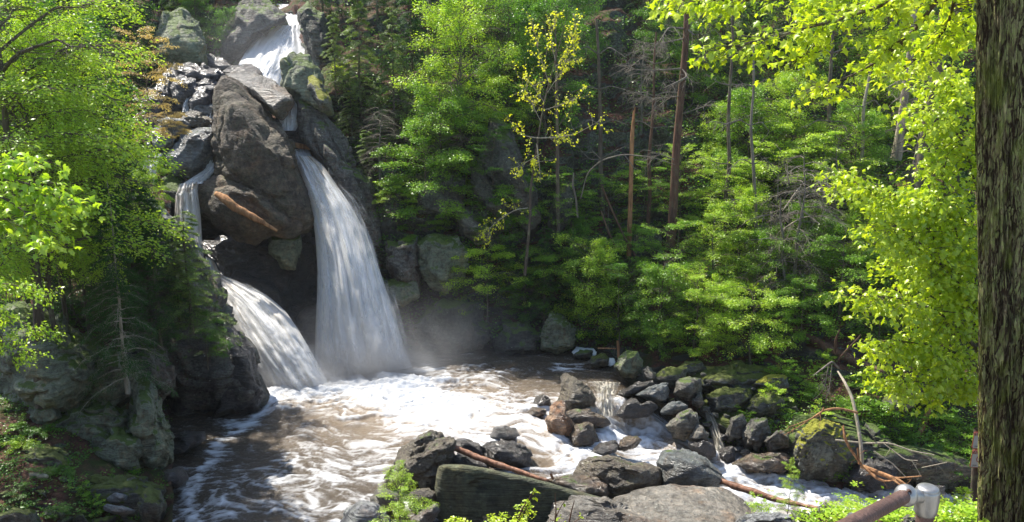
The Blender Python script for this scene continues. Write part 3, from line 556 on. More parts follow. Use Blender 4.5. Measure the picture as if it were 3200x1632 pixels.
rock([(330,1560),(360,1540),(400,1545),(395,1565),(350,1572)], 'pale', 'small pale stone on the bottom left moss', Y=20.6, thick=.3, seed=34, sub=3)
rock([(310,1590),(340,1575),(420,1590),(430,1605),(380,1615)], 'pale', 'flat whitish stone nearest the bottom left bank edge', Y=20.1, thick=.3, seed=35, sub=3)
rock([(430,1560),(470,1520),(500,1535),(520,1580),(510,1640),(440,1650)], 'moss', 'mossy boulder on the bank edge at the bottom left', Y=20.9, thick=.7, seed=36)
rock([(-20,1620),(40,1590),(110,1595),(130,1640),(60,1680),(-20,1680)], 'moss', 'dark mossy boulder in the bottom left corner', Y=19.2, thick=.7, seed=37)
# pool and rapids
rock([(1234,1444),(1252,1404),(1296,1369),(1345,1344),(1376,1356),(1384,1375),(1345,1420),(1290,1450),(1239,1480)], 'speck', 'brown ridge rock at the back of the big dark pair', Y=25.2, thick=.9, sub=5, seed=40)
rock([(1203,1506),(1239,1457),(1283,1422),(1327,1391),(1371,1369),(1411,1360),(1425,1378),(1420,1422),(1405,1460),(1395,1519),(1350,1535),(1283,1528),(1199,1525)], 'speck', 'big dark jagged boulder with yellowish lichen in front of the pool', Y=24.1, thick=1.1, sub=6, seed=41, rough=1.5, cuts=14)
rock([(1422,1378),(1451,1371),(1495,1387),(1518,1413),(1525,1440),(1487,1440),(1430,1420)], 'wet', 'shiny wet rock right of the big jagged boulder', Y=25.6, thick=.7, seed=42)
rock([(1526,1366),(1544,1338),(1580,1331),(1611,1338),(1624,1356),(1622,1378),(1575,1380),(1535,1378)], 'wet', 'smooth black rock dome alone in the foaming pool', Y=27.6, thick=.6, seed=43, rough=.5, cuts=4)
rock([(1504,1395),(1531,1382),(1593,1380),(1633,1395),(1655,1413),(1666,1444),(1655,1468),(1593,1468),(1549,1455),(1520,1440)], 'wet', 'large wet layered boulder between the black dome and the driftwood pole', Y=25.6, thick=1.0, sub=5, seed=44)
rock([(1398,1440),(1433,1418),(1469,1422),(1504,1440),(1530,1465),(1460,1470),(1400,1466)], 'wet', 'small dark rock just above the green slab', Y=24.5, thick=.6, seed=45)
rock([(1376,1453),(1438,1451),(1504,1460),(1593,1480),(1704,1506),(1770,1526),(1859,1550),(1925,1573),(1991,1604),(2060,1650),(2000,1720),(1700,1740),(1400,1720),(1360,1640),(1357,1570),(1362,1510),(1370,1470)], 'slab', 'long tilted green slab with dark flat side in the foreground', Y=22.2, thick=.62, sub=6, box=.22, rough=.22, cuts=0, lean=.06, seed=46, name='rock_slab')
rock([(1730,1580),(1790,1555),(1870,1555),(1960,1585),(2060,1620),(2130,1665),(1950,1690),(1700,1680)], 'flat', 'grooved tan rock on the lower right end of the green slab', Y=21.2, thick=.9, sub=5, seed=47, lean=.6)
rock([(1792,1475),(1814,1444),(1859,1426),(1903,1426),(1947,1440),(1978,1449),(2014,1444),(2058,1462),(2073,1490),(2062,1520),(1991,1530),(1925,1560),(1894,1562),(1840,1530),(1797,1495)], 'speck', 'large rounded brown boulder dappled with tan lichen', Y=24.6, thick=1.3, sub=6, seed=48, rough=.6, cuts=5)
rock([(2049,1445),(2076,1409),(2124,1404),(2170,1412),(2206,1436),(2245,1475),(2272,1505),(2240,1530),(2206,1530),(2075,1525),(2060,1490)], 'blue', 'large smooth blue grey boulder beside the right rapids', Y=24.9, thick=1.3, sub=5, seed=49, rough=.6, cuts=6)
rock([(1700,1500),(1740,1490),(1792,1486),(1859,1493),(1892,1515),(1900,1545),(1859,1562),(1792,1545),(1730,1530)], 'wetbrown', 'wet glistening rock between the driftwood pole and the dappled boulder', Y=23.4, thick=.8, sub=5, seed=50)
rock([(1900,1560),(1970,1528),(2080,1515),(2206,1510),(2286,1503),(2350,1540),(2385,1586),(2380,1660),(2300,1720),(1990,1720),(1900,1640)], 'flat', 'broad flat banded rock at the bottom right of the slab', z=.35, horiz=True, thick=.7, sub=6, seed=51, box=.3, rough=.35, name='flat_rock', cuts=3)
rock([(2290,1640),(2330,1612),(2420,1600),(2490,1608),(2550,1640),(2480,1700),(2330,1700)], 'pale', 'flat light grey rock at the bottom edge left of the railing', Y=17.0, thick=.6, sub=5, seed=52)
rock([(1060,1640),(1085,1590),(1130,1565),(1180,1575),(1215,1620),(1225,1680),(1150,1700),(1060,1690)], 'pale', 'smooth pale grey boulder at the bottom edge of the pool', Y=20.4, thick=.9, sub=5, seed=53, rough=.5, cuts=4)
rock([(1158,1560),(1180,1530),(1220,1535),(1260,1560),(1250,1610),(1190,1620),(1160,1590)], 'grey', 'grey rock behind the small leafy bush in the foreground', Y=21.8, thick=.6, seed=54)
rock([(1275,1555),(1300,1530),(1340,1525),(1362,1540),(1360,1580),(1320,1600),(1280,1590)], 'speck', 'small brown boulder left of the green slab', Y=21.9, thick=.6, seed=55)
rock([(1290,1620),(1320,1590),(1362,1575),(1372,1600),(1340,1650),(1290,1650)], 'flat', 'low pale stone tucked under the left end of the green slab', Y=21.0, thick=.5, seed=56)
rock([(1752,1225),(1758,1187),(1773,1170),(1791,1178),(1822,1202),(1852,1227),(1860,1250),(1846,1270),(1816,1282),(1770,1278),(1742,1262)], 'speck', 'pyramid shaped boulder with olive lichen patches at the pool outlet', Y=30.4, thick=1.0, sub=5, seed=57)
rock([(1665,1262),(1680,1233),(1700,1232),(1720,1250),(1722,1270),(1680,1274)], 'wet', 'small round black stone left of the pyramid boulder', Y=30.6, thick=.45, seed=58)
rock([(1645,1290),(1665,1275),(1700,1278),(1708,1292),(1690,1304),(1650,1302)], 'wetbrown', 'low brown stone barely breaking the foam left of the orange rock', Y=29.6, thick=.4, seed=59)
rock([(1719,1275),(1735,1260),(1760,1262),(1768,1275),(1770,1297),(1784,1305),(1792,1335),(1780,1360),(1740,1372),(1712,1350),(1705,1315),(1716,1295)], 'quartz', 'jagged orange and white rock standing in the rapids', Y=28.2, thick=.6, sub=5, seed=60, rough=.8, cuts=26)
rock([(1768,1285),(1800,1276),(1850,1288),(1895,1305),(1912,1325),(1880,1336),(1800,1332),(1770,1310)], 'wetbrown', 'low rounded brown rock behind the orange rock', Y=29.0, thick=.8, seed=61)
rock([(1782,1365),(1800,1328),(1840,1320),(1862,1345),(1872,1378),(1848,1400),(1800,1398)], 'wetbrown', 'round wet boulder right of the orange rock', Y=27.9, thick=.7, seed=62)
rock([(1842,1418),(1875,1385),(1920,1378),(1935,1395),(1925,1412),(1880,1425)], 'wet', 'dark angular rock mid rapids in front of the round wet boulder', Y=27.0, thick=.5, seed=63)
rock([(1925,1400),(1950,1370),(1990,1362),(2008,1375),(1985,1400),(1950,1412)], 'wetbrown', 'brown rock half drowned in the middle of the rapids', Y=27.3, thick=.5, seed=64)
rock([(1920,1145),(1933,1115),(1960,1097),(1990,1100),(2007,1130),(2005,1158),(1985,1180),(1955,1178),(1928,1160)], 'lichen', 'big round grey boulder at the back of the quiet pool', Y=33.2, thick=.9, sub=5, seed=65, rough=.6)
rock([(2006,1165),(2025,1143),(2045,1165),(2050,1190),(2030,1195),(2010,1178)], 'grey', 'egg shaped stone right of the big round boulder', Y=32.6, thick=.5, seed=66)
rock([(2045,1172),(2085,1150),(2145,1148),(2140,1182),(2105,1210),(2070,1206),(2045,1196)], 'moss', 'wide mossy topped boulder behind the greenish blocks', Y=32.6, thick=.8, seed=67)
rock([(2103,1228),(2118,1188),(2160,1180),(2190,1184),(2190,1228),(2162,1248),(2120,1245)], 'grey', 'grey striped cubic block above the flat bluish stones', Y=31.6, thick=.7, seed=68, cuts=12)
rock([(1982,1236),(2030,1210),(2070,1198),(2088,1198),(2088,1240),(2072,1258),(2030,1248)], 'blue', 'wedge shaped bluish rock right of the small chute', Y=31.2, thick=.6, seed=69, cuts=12)
rock([(1928,1230),(1985,1198),(2040,1188),(2050,1202),(1995,1232),(1940,1246)], 'wet', 'long black ledge rock above the wedge shaped rock', Y=31.8, thick=.6, seed=70)
rock([(1928,1292),(1950,1252),(1980,1246),(2008,1265),(2025,1252),(2048,1272),(2040,1296),(1990,1306),(1940,1308)], 'wet', 'lumpy dark rock just below the small chute', Y=30.2, thick=.7, seed=71)
rock([(2063,1286),(2088,1262),(2120,1254),(2150,1268),(2142,1284),(2100,1294),(2070,1296)], 'blue', 'flat oval greenish stone resting in the shallow rapids', Y=30.5, thick=.4, seed=72)
rock([(2085,1330),(2118,1295),(2155,1278),(2178,1290),(2186,1322),(2175,1352),(2140,1380),(2105,1368)], 'grey', 'sunlit grey boulder below the flat oval stone', Y=29.6, thick=.7, sub=5, seed=73)
rock([(2148,1372),(2180,1330),(2192,1332),(2214,1356),(2212,1378),(2160,1382)], 'grey', 'small striped stone right of the sunlit grey boulder', Y=29.1, thick=.5, seed=74)
rock([(2162,1250),(2190,1228),(2200,1262),(2188,1275),(2165,1268)], 'grey', 'small pale stone below the cubic block', Y=31.1, thick=.4, seed=75)
rock([(2150,1385),(2200,1372),(2230,1390),(2240,1420),(2215,1440),(2170,1420)], 'wet', 'dark rounded rock at the edge of the white rapids', Y=28.8, thick=.6, seed=76)
rock([(2268,1360),(2285,1312),(2318,1298),(2334,1325),(2318,1368),(2280,1380)], 'grey', 'upright light stone left of the paired bank boulders', Y=30.3, thick=.6, seed=77)
rock([(2318,1350),(2358,1305),(2396,1308),(2405,1350),(2375,1400),(2330,1395)], 'grey', 'broad light boulder of the right bank with moss on top', Y=30.0, thick=.8, sub=5, seed=78)
rock([(2385,1380),(2430,1345),(2462,1360),(2465,1400),(2410,1415)], 'falls_side', 'low wet boulder under the mossy right bank', Y=29.4, thick=.7, seed=79)
rock([(2280,1450),(2345,1420),(2440,1415),(2488,1440),(2440,1480),(2330,1480)], 'wetbrown', 'low pinkish brown ledge beside the white water', Y=28.8, thick=.8, sub=5, seed=80)
rock([(2475,1440),(2495,1350),(2545,1308),(2620,1325),(2665,1400),(2655,1480),(2590,1510),(2500,1490)], 'yellowmoss', 'large boulder with yellow green moss cap above the stream', Y=29.2, thick=1.2, sub=6, seed=81)
rock([(2255,1400),(2290,1395),(2300,1440),(2270,1455),(2248,1430)], 'wet', 'glossy black stone beside the little rill', Y=29.3, thick=.4, seed=82)
rock([(2100,1160),(2140,1130),(2190,1128),(2210,1150),(2170,1175)], 'moss', 'yellowish mossy boulder at the foot of the green saplings', Y=33.6, thick=.7, seed=83)
rock([(2205,1185),(2250,1165),(2310,1172),(2320,1195),(2260,1210),(2210,1208)], 'moss', 'long mossy stone on the right bank terrace', Y=32.7, thick=.6, seed=84)
rock([(2210,1240),(2260,1212),(2330,1215),(2345,1245),(2290,1285),(2220,1290)], 'moss', 'dark mossy slab on the right bank above the rill', Y=31.8, thick=.8, sub=5, seed=85)
rock([(2330,1275),(2360,1235),(2420,1225),(2450,1255),(2430,1300),(2360,1310)], 'moss', 'mossy hump right of the dark mossy slab', Y=31.3, thick=.8, sub=5, seed=86)
rock([(2360,1200),(2400,1170),(2450,1172),(2470,1210),(2420,1235)], 'yellowmoss', 'golden mossy boulder high on the right bank', Y=32.2, thick=.6, seed=87)
rock([(2760,1250),(2790,1215),(2850,1212),(2870,1260),(2830,1290),(2770,1290)], 'moss', 'grey mossy boulder under the fallen orange trunk', Y=31.0, thick=.6, seed=88)
rock([(2640,1500),(2680,1440),(2740,1430),(2800,1460),(2810,1510),(2720,1540)], 'wet', 'dark undercut rock behind the driftwood tangle', Y=28.9, thick=.9, sub=5, seed=89)
rock([(2880,1540),(2910,1518),(2950,1520),(2955,1545),(2920,1565)], 'wet', 'small glossy rock in the stream behind the railing post', Y=27.3, thick=.4, seed=90)
rock([(3010,1560),(3030,1530),(3080,1525),(3110,1560),(3080,1600),(3020,1590)], 'lichen', 'pale lichened boulder beside the big foreground trunk', Y=15.5, thick=.5, seed=91)
rock([(1840,1140),(1850,1118),(1890,1105),(1905,1120),(1900,1142),(1860,1148)], 'moss', 'small mossy stone at the far pool edge by the foam', Y=34.6, thick=.4, seed=92)
rock([(1790,1112),(1810,1095),(1850,1096),(1848,1118),(1810,1122)], 'cliffdark', 'low grey stone behind the swirl of foam', Y=35.8, thick=.5, seed=93)
# far cliffs
rock([(1693,1040),(1706,1011),(1726,976),(1752,988),(1781,1011),(1795,1044),(1790,1090),(1739,1105),(1690,1095)], 'lichen', 'pale lichen covered rock at the back of the pool', Y=36.7, thick=.9, sub=5, seed=94)
rock([(1500,510),(1510,447),(1535,379),(1573,385),(1604,422),(1635,528),(1680,600),(1690,680),(1640,720),(1590,650),(1548,600)], 'cliffdark', 'tall pointed grey cliff slab in the centre of the hillside', Y=39.6, thick=1.3, sub=6, seed=95, name='rock_slab', rough=.7)
rock([(1470,520),(1500,505),(1550,600),(1600,650),(1590,700),(1520,680),(1475,600)], 'cliffdark', 'cracked grey slab leaning left of the tall pointed slab', Y=39.5, thick=1.0, sub=5, seed=96, name='rock_slab')
rock([(1425,660),(1450,640),(1500,690),(1545,740),(1490,770),(1440,730)], 'grey', 'brown overhanging rock left below the cracked slab', Y=38.9, thick=.9, seed=97)
rock([(1300,760),(1350,738),(1430,745),(1460,800),(1445,870),(1400,920),(1355,900),(1315,840)], 'lichen', 'vertical whitish cliff block right of the main waterfall', Y=37.8, thick=1.0, sub=5, seed=98, name='cliff_block')
rock([(1215,760),(1300,745),(1315,830),(1305,890),(1240,890),(1205,820)], 'falls_side', 'brown cliff block next to the edge of the main waterfall', Y=37.9, thick=1.0, sub=5, seed=99, name='cliff_block')
rock([(1205,890),(1250,865),(1300,885),(1310,930),(1255,960),(1215,940)], 'lichen', 'white spotted stone low beside the main waterfall', Y=37.3, thick=.7, seed=100)
rock([(1290,1040),(1340,960),(1420,930),(1500,960),(1520,1040),(1480,1110),(1330,1120)], 'cliffdark', 'dark rock bulge behind the mist', Y=37.3, thick=.9, sub=5, seed=101, name='rock_wall')
rock([(1540,1080),(1580,1020),(1650,1010),(1700,1050),(1690,1105),(1560,1115)], 'cliffdark', 'dark low rock wall left of the pale lichen rock', Y=37.0, thick=.8, sub=5, seed=102, name='rock_wall')
rock([(1710,700),(1730,620),(1765,560),(1795,620),(1770,700),(1725,760)], 'cliffdark', 'narrow pale rock fin behind the budding sapling', Y=39.4, thick=.8, seed=103)
rock([(1050,560),(1100,530),(1160,560),(1180,640),(1150,700),(1090,660)], 'cliffdark', 'mossy dark cliff block right of the waterfall lip', Y=39.3, thick=1., sub=5, seed=104, name='cliff_block')
rock([(1295,560),(1370,515),(1450,560),(1450,640),(1380,690),(1300,650)], 'cliffdark', 'brown grey cliff block under the low green branches', Y=39.4, thick=1.2, sub=5, seed=105, name='cliff_block')
rock([(1960,780),(1990,730),(2060,720),(2070,800),(2020,860),(1970,850)], 'cliffdark', 'dark grey boulder beside the leaning signposted trunk', Y=39.6, thick=1.0, sub=5, seed=106)
rock([(490,100),(515,45),(570,30),(620,70),(645,150),(655,215),(600,235),(520,215),(490,180)], 'lichen', 'tall rounded grey cliff at the upper left of the gorge', Y=46.5, thick=1.8, sub=6, seed=107, name='cliff', rough=.5)
rock([(740,30),(780,-20),(850,10),(897,48),(895,68),(850,82),(800,120),(760,170),(715,205),(690,180),(700,90)], 'falls_side', 'sloping grey rock left of the topmost stream', Y=50.5, thick=2.0, sub=5, seed=108, name='rock_slope')
rock([(928,40),(960,10),(1010,40),(1030,120),(1020,200),(985,190),(950,120)], 'cliffdark', 'dark rock face right of the upper cascade', Y=47.5, thick=1.5, sub=5, seed=109, name='cliff')
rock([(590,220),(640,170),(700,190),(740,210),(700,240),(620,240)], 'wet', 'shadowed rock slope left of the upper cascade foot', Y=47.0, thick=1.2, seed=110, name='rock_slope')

USED = set()
def near_label(lead, u, v, marks):
    order = sorted(marks, key=lambda m: math.hypot(u - m[0], v - m[1]))
    def rel(m):
        dx, dy = u - m[0], v - m[1]
        return ('right of' if dx > 0 else 'left of') if abs(dx) > abs(dy) else ('below' if dy > 0 else 'above')
    cands = ['%s just %s %s' % (lead, rel(m), m[2]) for m in order[:2]] + ['%s between %s and %s' % (lead, order[0][2], m[2]) for m in order[1:5]] + ['%s between %s and %s' % (lead, order[1][2], m[2]) for m in order[2:6]] + ['%s further %s %s' % (lead, rel(m), m[2]) for m in order[2:]]
    for c in cands:
        if c not in USED and len(c.split()) <= 16: USED.add(c); return c
    return cands[0]
MARK_R = [(1965, 1138, 'the big round boulder'), (2027, 1168, 'the egg stone'), (2095, 1180, 'the wide mossy boulder'), (2148, 1214, 'the cubic block'), (2040, 1230, 'the bluish wedge'), (1990, 1278, 'the lumpy dark rock'), (2105, 1275, 'the flat oval stone'), (2135, 1330, 'the sunlit boulder'), (2190, 1350, 'the striped stone'), (2195, 1405, 'the dark rounded rock'), (2300, 1340, 'the upright stone'), (2360, 1350, 'the broad light boulder'), (2425, 1380, 'the low wet boulder'), (2380, 1450, 'the pinkish ledge'), (2270, 1250, 'the dark mossy slab'), (2390, 1268, 'the mossy hump'), (2415, 1200, 'the golden mossy boulder'), (2220, 1360, 'the little rill'), (2265, 1188, 'the long mossy stone')]
MARK_N = [(2400, 1640, 'the flat light grey rock'), (2150, 1590, 'the broad banded rock'), (2892, 1550, 'the railing post'), (2700, 1600, 'the sloping rail'), (3050, 1560, 'the lichened boulder'), (3125, 1500, 'the big trunk'), (2680, 1540, 'the bright bush'), (2375, 1560, 'the low sapling'), (2460, 1500, 'the slim sapling')]
MARK_L = [(460, 1350, 'the tall corner rock'), (350, 1430, 'the pale mottled rock'), (140, 1440, 'the low mossy boulder'), (365, 1555, 'the small pale stone'), (370, 1595, 'the flat whitish stone'), (475, 1580, 'the bank edge boulder'), (50, 1630, 'the corner boulder'), (120, 1486, 'the broken stick'), (140, 1300, 'the square boulder'), (340, 1300, 'the pointed boulder'), (150, 1110, 'the left edge outcrop'), (340, 1180, 'the rounded outcrop'), (545, 1490, 'the dark waterline boulder'), (400, 1000, 'the thin pale stem')]
# small stones packed between the boulders of the right bank and along the near edge
def stones(region, n, rmin, rmax, mats, label, group, seed, sub=3, poly=None, marks=(), yf=None):
    CN = dict(grey='grey', blue='bluish', moss='mossy', falls_side='spotted', wet='dark wet', pale='pale', flat='tan', lichen='lichened', cliffdark='dark')
    rs = np.random.RandomState(seed); done = []
    for _ in range(n * 12):
        if len(done) >= n: break
        u, v = rs.uniform(region[0], region[2]), rs.uniform(region[1], region[3]); r = rs.uniform(rmin, rmax) * (.7 + .6 * (v - region[1]) / (region[3] - region[1]))
        if poly and not poly(u, v): continue
        if any(math.hypot(u - a, v - b) < .75 * (r + c) for a, b, c in done): continue
        done.append((u, v, r)); g = ground(u, v); k = rs.randint(7, 10); a = np.sort(rs.uniform(0, 2 * np.pi, k)); asp = rs.uniform(.5, .85); rr = r * rs.uniform(.75, 1.15, k); tl = rs.uniform(-.4, .4)
        pts = [(u + q * math.cos(t) , v + q * math.sin(t) * asp + tl * q * math.cos(t) * .5) for q, t in zip(rr, a)]
        mt = mats[rs.randint(len(mats))]; rock(pts, mt, near_label(('large ' if r > .6 * rmax + .4 * rmin else 'small ') + CN[mt] + ' stone', u, v, marks), Y=(yf(v) if yf else g.y - .1), thick=r / F_PX * g.y * .9, seed=seed * 100 + len(done), sub=sub, group=group, name='stone', cat='stone')
rock([(465,300),(540,215),(680,235),(700,400),(620,500),(480,490),(440,400)], 'wet', 'dark broken bedrock behind the thin water jet', Y=42.6, thick=1.3, sub=6, seed=131, rough=1.8, name='rock_wall', cuts=30)
rock([(2190,1275),(2240,1230),(2330,1200),(2430,1215),(2500,1290),(2520,1370),(2470,1420),(2380,1430),(2290,1410),(2230,1350)], 'moss', 'ridged mossy bedrock sloping down behind the right bank boulders', Y=32.0, thick=1.3, sub=6, seed=141, rough=1.6, cuts=34, lean=.8, name='bedrock')
rock([(2150,1180),(2200,1150),(2300,1140),(2400,1150),(2440,1190),(2360,1225),(2240,1235),(2170,1220)], 'moss', 'dark mossy bedrock ledge beneath the green saplings', Y=33.4, thick=1.2, sub=5, seed=142, rough=1.4, cuts=30, lean=.8, name='bedrock')
rock([(2420,1400),(2480,1300),(2560,1290),(2700,1330),(2800,1390),(2900,1400),(3000,1430),(3060,1480),(2900,1510),(2760,1490),(2600,1500),(2450,1470)], 'cliffdark', 'long dark bedrock bank along the far side of the stream', Y=30.0, thick=1.0, sub=6, seed=143, rough=1.3, cuts=30, lean=.5, name='bedrock')
stones((2000, 1170, 2500, 1430), 78, 9, 22, ['grey', 'wet', 'falls_side', 'wet', 'grey', 'blue'], 'small grey stone packed among the larger boulders of the right bank', 'small stones of the right bank', 7, 4, lambda u, v: v < 1215 + (u - 2020) * .75 and v > 1120 + (u - 2020) * .28, MARK_R, lambda v: 31.0 + (1300 - v) * .013)
stones((2380, 1560, 3000, 1660), 16, 22, 48, ['pale', 'flat', 'grey', 'lichen'], 'pale rounded stone on the near bank below the rapids', 'stones of the near bank', 8, 4, None, MARK_N)
stones((0, 1440, 500, 1640), 16, 14, 34, ['moss', 'lichen', 'cliffdark'], 'dark mossy stone on the bottom left bank', 'stones of the left bank', 9, 4, None, MARK_L)

# foam lying on the water at the far edge
def foam_raft(outline, zz, label):
    s = M.get('foamwhite')
    if s is None:
        t = NT('foam_white'); co = t.n('TexCoord').outputs['Object']
        bm = t.n('Bump', {'Height': t.noise(co, 12, 6, .7), 'Strength': .7, 'Distance': .05})
        s = M['foamwhite'] = t.done(t.n('BsdfPrincipled', {'Base Color': (.82, .82, .8, 1), 'Roughness': .8, 'Normal': bm.outputs[0]}).outputs[0])
    rock(outline, 'foamwhite', label, z=zz, horiz=True, thick=.07, sub=4, seed=9, name='foam_raft', rough=.8, cuts=0, cat='foam')
foam_raft([(1790, 1095), (1800, 1083), (1830, 1085), (1856, 1088), (1862, 1105), (1840, 1103), (1815, 1100), (1795, 1101)], .22, 'thick white foam piled against stones at the far pool edge')
foam_raft([(1895, 1132), (1900, 1118), (1920, 1118), (1922, 1135), (1905, 1140)], .15, 'small patch of white foam left of the big round boulder')
#foam_raft([(690, 1345), (705, 1318), (740, 1300), (790, 1310), (798, 1330), (775, 1352), (735, 1366), (700, 1362)], .05, 'foam cushion floating near the foot of the left cliff')

# ------------------------------------------------------------ wood and leaves
def frames(T):
    ref = np.where(np.abs(T[..., 2:3]) > .85, np.array([1., 0, 0]), np.array([0, 0, 1.]))
    a = norm(np.cross(T, ref)); b = np.cross(T, a); return a, b
def tubes(paths, rad, sides=4):
    """paths (T,K,3), rad (T,K)"""
    T_, K, _ = paths.shape
    tg = np.empty_like(paths); tg[:, 1:-1] = paths[:, 2:] - paths[:, :-2]; tg[:, 0] = paths[:, 1] - paths[:, 0]; tg[:, -1] = paths[:, -1] - paths[:, -2]
    tg = norm(tg); mean = norm(tg.mean(1, keepdims=True)); a, b = frames(np.broadcast_to(mean, tg.shape))
    ph = np.arange(sides) * 2 * np.pi / sides
    V = paths[:, :, None, :] + rad[:, :, None, None] * (np.cos(ph)[None, None, :, None] * a[:, :, None, :] + np.sin(ph)[None, None, :, None] * b[:, :, None, :])
    k = np.arange(K - 1)[:, None]; c = np.arange(sides)[None, :]
    f = np.stack([k * sides + c, k * sides + (c + 1) % sides, (k + 1) * sides + (c + 1) % sides, (k + 1) * sides + c], -1).reshape(-1, 4)
    F = (np.arange(T_)[:, None, None] * K * sides + f[None]).reshape(-1, 4)
    return V.reshape(-1, 3), F
def join(parts):
    Vs, Fs, o = [], [], 0
    for V, F in parts: Vs.append(V); Fs.append(F + o); o += len(V)
    return np.concatenate(Vs), np.concatenate(Fs)
MAPLE = np.array([(0, 0), (.28, .06), (.22, .30), (.52, .42), (.27, .52), (.20, .62), (0, 1.0), (-.20, .62), (-.27, .52), (-.52, .42), (-.22, .30), (-.28, .06)])
def leaves(pos, d, n, size, width=.55, kind='kite', rnd=None, tint=None):
    N = len(pos); d = norm(d); s = norm(np.cross(d, n)); n = np.cross(s, d)
    sz = size[:, None]
    if kind == 'kite':
        b = pos; t = pos + d * sz - n * sz * .12; m = pos + d * sz * .45 + n * sz * .06
        l = m + s * sz * width * .5 - n * sz * .10; r = m - s * sz * width * .5 - n * sz * .10
        V = np.stack([b, l, t, r], 1).reshape(-1, 3); i = np.arange(N)[:, None] * 4
        F = np.concatenate([i + np.array([[0, 1, 2]]), i + np.array([[0, 2, 3]])], 1).reshape(-1, 3)
        return V, F, np.repeat(tint, 2)
    K = len(MAPLE); L = MAPLE
    V = pos[:, None] + d[:, None] * (L[None, :, 1:2] * sz[:, None]) + s[:, None] * (L[None, :, 0:1] * sz[:, None] * 1.1) - n[:, None] * (np.abs(L[None, :, 0:1]) ** 1.4 * .45 * sz[:, None] + L[None, :, 1:2] ** 2 * .18 * sz[:, None])
    # fan round an inner vertex
    cvt = pos + d * sz * .4 + n * sz * .03
    V = np.concatenate([V, cvt[:, None]], 1).reshape(-1, 3); i = np.arange(N)[:, None, None] * (K + 1)
    k = np.arange(K); f = np.stack([np.full(K, K), k, (k + 1) % K], -1)[None]
    return V, (i + f).reshape(-1, 3), np.repeat(tint, K)

